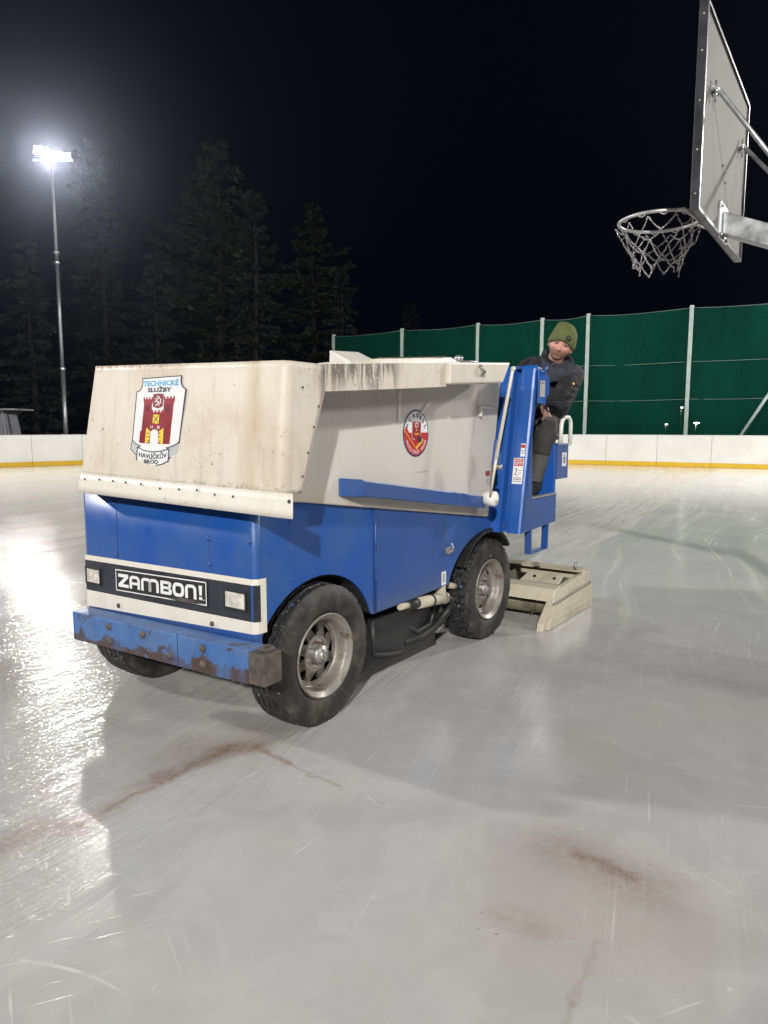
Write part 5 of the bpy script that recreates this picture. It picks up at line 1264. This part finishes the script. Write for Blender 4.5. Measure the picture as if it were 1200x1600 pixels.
# ------------------------------------------------------------------ basketball hoop
def hoop():
    BL = V((1.487, 3.57, 2.548)); e = V((.563, .827, 0)).normalized(); n = V((-.827, .563, 0)).normalized(); Wd, Hd = 1.324, .915
    root = empty('basketball_hoop', (BL + e * (Wd / 2) - n * 1.5) * 1, 0, 'basketball hoop with grey backboard and chain net reaching in from the right', 'basketball hoop')
    root.location = (0, 0, 0)
    g = M_['galv']; up = V((0, 0, 1))
    bbm = NT('backboard_laminate'); c = bbm.co(); nn = bbm.noise(c, 3, 6, .6)
    bm_ = bbm.done(bbm.mix(nn, (.17, .163, .158), (.22, .212, .205)), .75, spec=.15)
    def P(u, v, t=0): return BL + e * u + up * v - n * t            # t: behind the board
    q = MB(); q.hexa([P(.0, 0, -.0), P(Wd, 0, -.0), P(Wd, 0, .018), P(0, 0, .018), P(.0, Hd, -.0), P(Wd, Hd, -.0), P(Wd, Hd, .018), P(0, Hd, .018)]); q.build('backboard', bm_, root)
    q = MB(); fr = .02; th0, th1 = -.012, .030
    def bar(u0, u1, v0, v1): q.hexa([P(u0, v0, th0), P(u1, v0, th0), P(u1, v0, th1), P(u0, v0, th1), P(u0, v1, th0), P(u1, v1, th0), P(u1, v1, th1), P(u0, v1, th1)])
    bar(-.012, .004, -.012, Hd + .012); bar(Wd - .004, Wd + .012, -.012, Hd + .012); bar(.004, Wd - .004, -.012, .004); bar(.004, Wd - .004, Hd - .004, Hd + .012)
    q.build('board_frame', simple('dark_anodised_frame', (.05, .05, .055), .35, .6), root, bevel=.002)
    q = MB()
    for v in (.06, .26, .48, .70, .86): q.ball(P(-.013, v, .009), .006, 8)
    for u, v in ((.62, .30), (.60, .36), (.70, .30), (.70, .36)): q.ball(P(u, v, .02), .007, 8)
    q.split('board_bolt', M_['steel'], root)
    mid = BL + e * Wd / 2; cr = mid + n * .315; cr.z = 2.683
    # rim: ring + bracket
    q = MB(); ring = [cr + V((.225 * math.cos(a), .225 * math.sin(a), 0)) for a in [2 * math.pi * i / 48 for i in range(49)]]
    q.tube(ring, .0095, 10, caps=False)
    rp = simple('rim_paint_pale', (.46, .45, .44), .4, .5, .3, 20); rim = q.build('rim', rp, root)
    q = MB()
    for i in range(12):
        a = 2 * math.pi * (i + .5) / 12; pth = [cr + V((.225 * math.cos(a + d), .225 * math.sin(a + d), z)) for d, z in ((-.10, 0), (-.07, -.014), (0, -.02), (.07, -.014), (.10, 0))]; q.tube(pth, .003, 5)
    q.split('net_hook', rp, rim)
    q = MB()
    for sgn in (-1, 1):
        a = cr - n * .12 + e * sgn * .18; b_ = cr - n * .24 + e * sgn * .06 + V((0, 0, -.055)); c_ = mid + e * sgn * .075; c_ = V((c_.x, c_.y, 2.60)) + n * .012
        q.tube([a + n * .20 * 0, a - n * .05, b_, c_], .0095, 8)
    q.split('rim_stay', rp, rim)
    q = MB(); pl = lambda u, v, t: V((mid.x, mid.y, 0)) + e * u + n * t + V((0, 0, v))
    q.hexa([pl(-.11, 2.575, .012), pl(.11, 2.575, .012), pl(.11, 2.575, .022), pl(-.11, 2.575, .022), pl(-.11, 2.70, .012), pl(.11, 2.70, .012), pl(.11, 2.70, .022), pl(-.11, 2.70, .022)])
    q.hexa([pl(-.08, 2.665, .02), pl(.08, 2.665, .02), pl(.05, 2.665, .12), pl(-.05, 2.665, .12), pl(-.08, 2.675, .02), pl(.08, 2.675, .02), pl(.05, 2.675, .12), pl(-.05, 2.675, .12)]); q.build('mounting_plate', g, root, bevel=.002)
    # chain net
    ch = simple('chain_steel', (.42, .40, .40), .3, .85, .3, 60)
    q = MB(); k = 10
    lv = [(.225, -.02), (.200, -.085), (.165, -.155), (.138, -.215), (.128, -.262)]
    def nd(i, l):
        r, z = lv[l]; a = 2 * math.pi * (i + .5 + .5 * (l % 2)) / k; rj = 1 + .09 * math.sin(i * 2.1 + l * 1.3)
        return cr + V((r * rj * math.cos(a), r * rj * math.sin(a), z + .022 * math.sin(i * 1.7 + l * 2) * (l > 0)))
    def chain(a, b):
        d = b - a; L = d.length; m_ = max(3, int(L / .0165)); t = d.normalized()
        x = t.orthogonal().normalized(); y = t.cross(x); sag = .010
        for j in range(m_):
            u = (j + .5) / m_; c0 = a + d * u - V((0, 0, sag * 4 * u * (1 - u))); s1 = x if j % 2 else y; ln = L / m_ * .68; w = .0040
            pts = [c0 + t * ln * math.cos(q_) + s1 * w * math.sin(q_) for q_ in [2 * math.pi * i / 6 for i in range(7)]]
            q.tube(pts, .0016, 4, caps=False)
    for l in range(len(lv) - 1):
        for i in range(k):
            A = nd(i, l)
            if l % 2 == 0: chain(A, nd(i, l + 1)); chain(A, nd(i - 1, l + 1))
            else: chain(A, nd(i, l + 1)); chain(A, nd(i + 1, l + 1))
        if l == 3: break
    for i in range(0, k, 1):
        if i % 3 == 0: chain(nd(i, 4), nd(i, 4) - V((0, 0, .03)))
    q.build('chain_net', ch, root)
    # arm, strut and mast
    s0 = V((mid.x, mid.y, 0)) - n * .03
    arm_d = (-n * 1.0 + V((0, 0, -.03)))
    q = MB(); z0 = 2.615
    def ap(t, w, z): return s0 - n * t + e * w + V((0, 0, z0 + z - .43 * t))
    q.hexa([ap(0, -.05, -.06), ap(1.5, -.05, -.06), ap(1.5, .05, -.06), ap(0, .05, -.06), ap(0, -.05, .06), ap(1.5, -.05, .06), ap(1.5, .05, .06), ap(0, .05, .06)]); q.build('arm', g, root, bevel=.008)
    q = MB(); q.hexa([ap(-.012, -.11, -.09), ap(.0, -.11, -.09), ap(.0, .11, -.09), ap(-.012, .11, -.09), ap(-.012, -.11, .10), ap(0, -.11, .10), ap(0, .11, .10), ap(-.012, .11, .10)])
    for w in (-.085, .085):
        for z in (-.07, .08): q.ball(ap(.004, w, z), .011, 8)
    q.build('arm_plate', g, root, bevel=.002)
    q = MB(); mast = s0 - n * 1.5
    q.tube([(mast.x, mast.y, 0), (mast.x, mast.y, 2.15)], .09, 16); q.build('mast', g, root)
    for u in (.22, 1.10):
        q = MB(); a = P(u, .60, .05); b_ = ap(.55, 0, .06); q.tube([a, b_], .012, 8); q.tube([P(u, .60, .02), a], .012, 8); q.tube([P(u - .06, .60, .035), P(u + .06, .60, .035)], .006, 6); q.tube([P(u, .55, .035), P(u, .65, .035)], .006, 6)
        q.build('strut', g, root)
hoop()

# ------------------------------------------------------------------ light
W = bpy.data.worlds.new('World'); S.world = W; W.use_nodes = True
nt = W.node_tree; bg = nt.nodes['Background']
sky = nt.nodes.new('ShaderNodeTexSky'); sky.sky_type = 'NISHITA'; sky.sun_disc = False; sky.sun_elevation = R(-5); sky.sun_rotation = R(200)
va = nt.nodes.new('ShaderNodeVectorMath'); va.operation = 'MULTIPLY_ADD'; nt.links.new(sky.outputs[0], va.inputs[0]); va.inputs[1].default_value = (.1, .1, .1); va.inputs[2].default_value = (.0004, .0005, .0018)
nt.links.new(va.outputs[0], bg.inputs[0]); bg.inputs[1].default_value = 1.0
def flood(name, loc, aim, power, size=.6, col=(1, .975, .94), ang=125):
    l = bpy.data.lights.new(name, 'SPOT'); l.energy = power; l.shadow_soft_size = size; l.color = col; l.spot_size = R(ang); l.spot_blend = .45
    o = bpy.data.objects.new(name, l); COL.objects.link(o); o.location = loc
    o.rotation_euler = (V(aim) - V(loc)).to_track_quat('-Z', 'Y').to_euler(); return o
flood('floodlight_beam', (-13.25, 29.7, 12.1), (0, 8, 0), 7200, .2)
flood('floodlight_beam', (-27, 10.5, 12.2), (0, 6, 0), 13000, .7, ang=110)
flood('floodlight_beam', (-2.5, -22, 12.2), (1, 9, 0), 25000, .35, ang=100)
flood('floodlight_beam', (19, -8, 12.2), (3, 12, 0), 4200, 2.0, ang=105)
flood('floodlight_beam', (24, 20, 12.2), (5, 18, 0), 12000, .8)

hz = bpy.data.materials.new('night_haze'); hz.use_nodes = True; ht = hz.node_tree; ht.nodes.clear()
pv = ht.nodes.new('ShaderNodeVolumePrincipled'); pv.inputs['Color'].default_value = (.72, .78, 1, 1); pv.inputs['Density'].default_value = .0005; pv.inputs['Anisotropy'].default_value = .91
ho = ht.nodes.new('ShaderNodeOutputMaterial'); ht.links.new(pv.outputs[0], ho.inputs['Volume'])
mb = MB(); mb.box(-75, 75, -40, 95, -1.02, 30); mb.build('haze', hz, kind='stuff')
# ------------------------------------------------------------------ camera
cam = bpy.data.cameras.new('camera'); co = bpy.data.objects.new('camera', cam); COL.objects.link(co)
cam.sensor_fit = 'HORIZONTAL'; cam.sensor_width = 36; cam.lens = 36 * 1110 / 1200; cam.clip_end = 1500; cam.clip_start = .05
co.location = (0, 0, CAMH); co.rotation_euler = (R(90 - 6.83), 0, 0)
S.camera = co
S.view_settings.view_transform = 'Standard'; S.view_settings.look = 'None'; S.view_settings.exposure = .62; S.view_settings.gamma = 1
S.render.engine = 'CYCLES'; S.cycles.max_bounces = 6; S.cycles.use_denoising = True
S.cycles.sample_clamp_indirect = 6
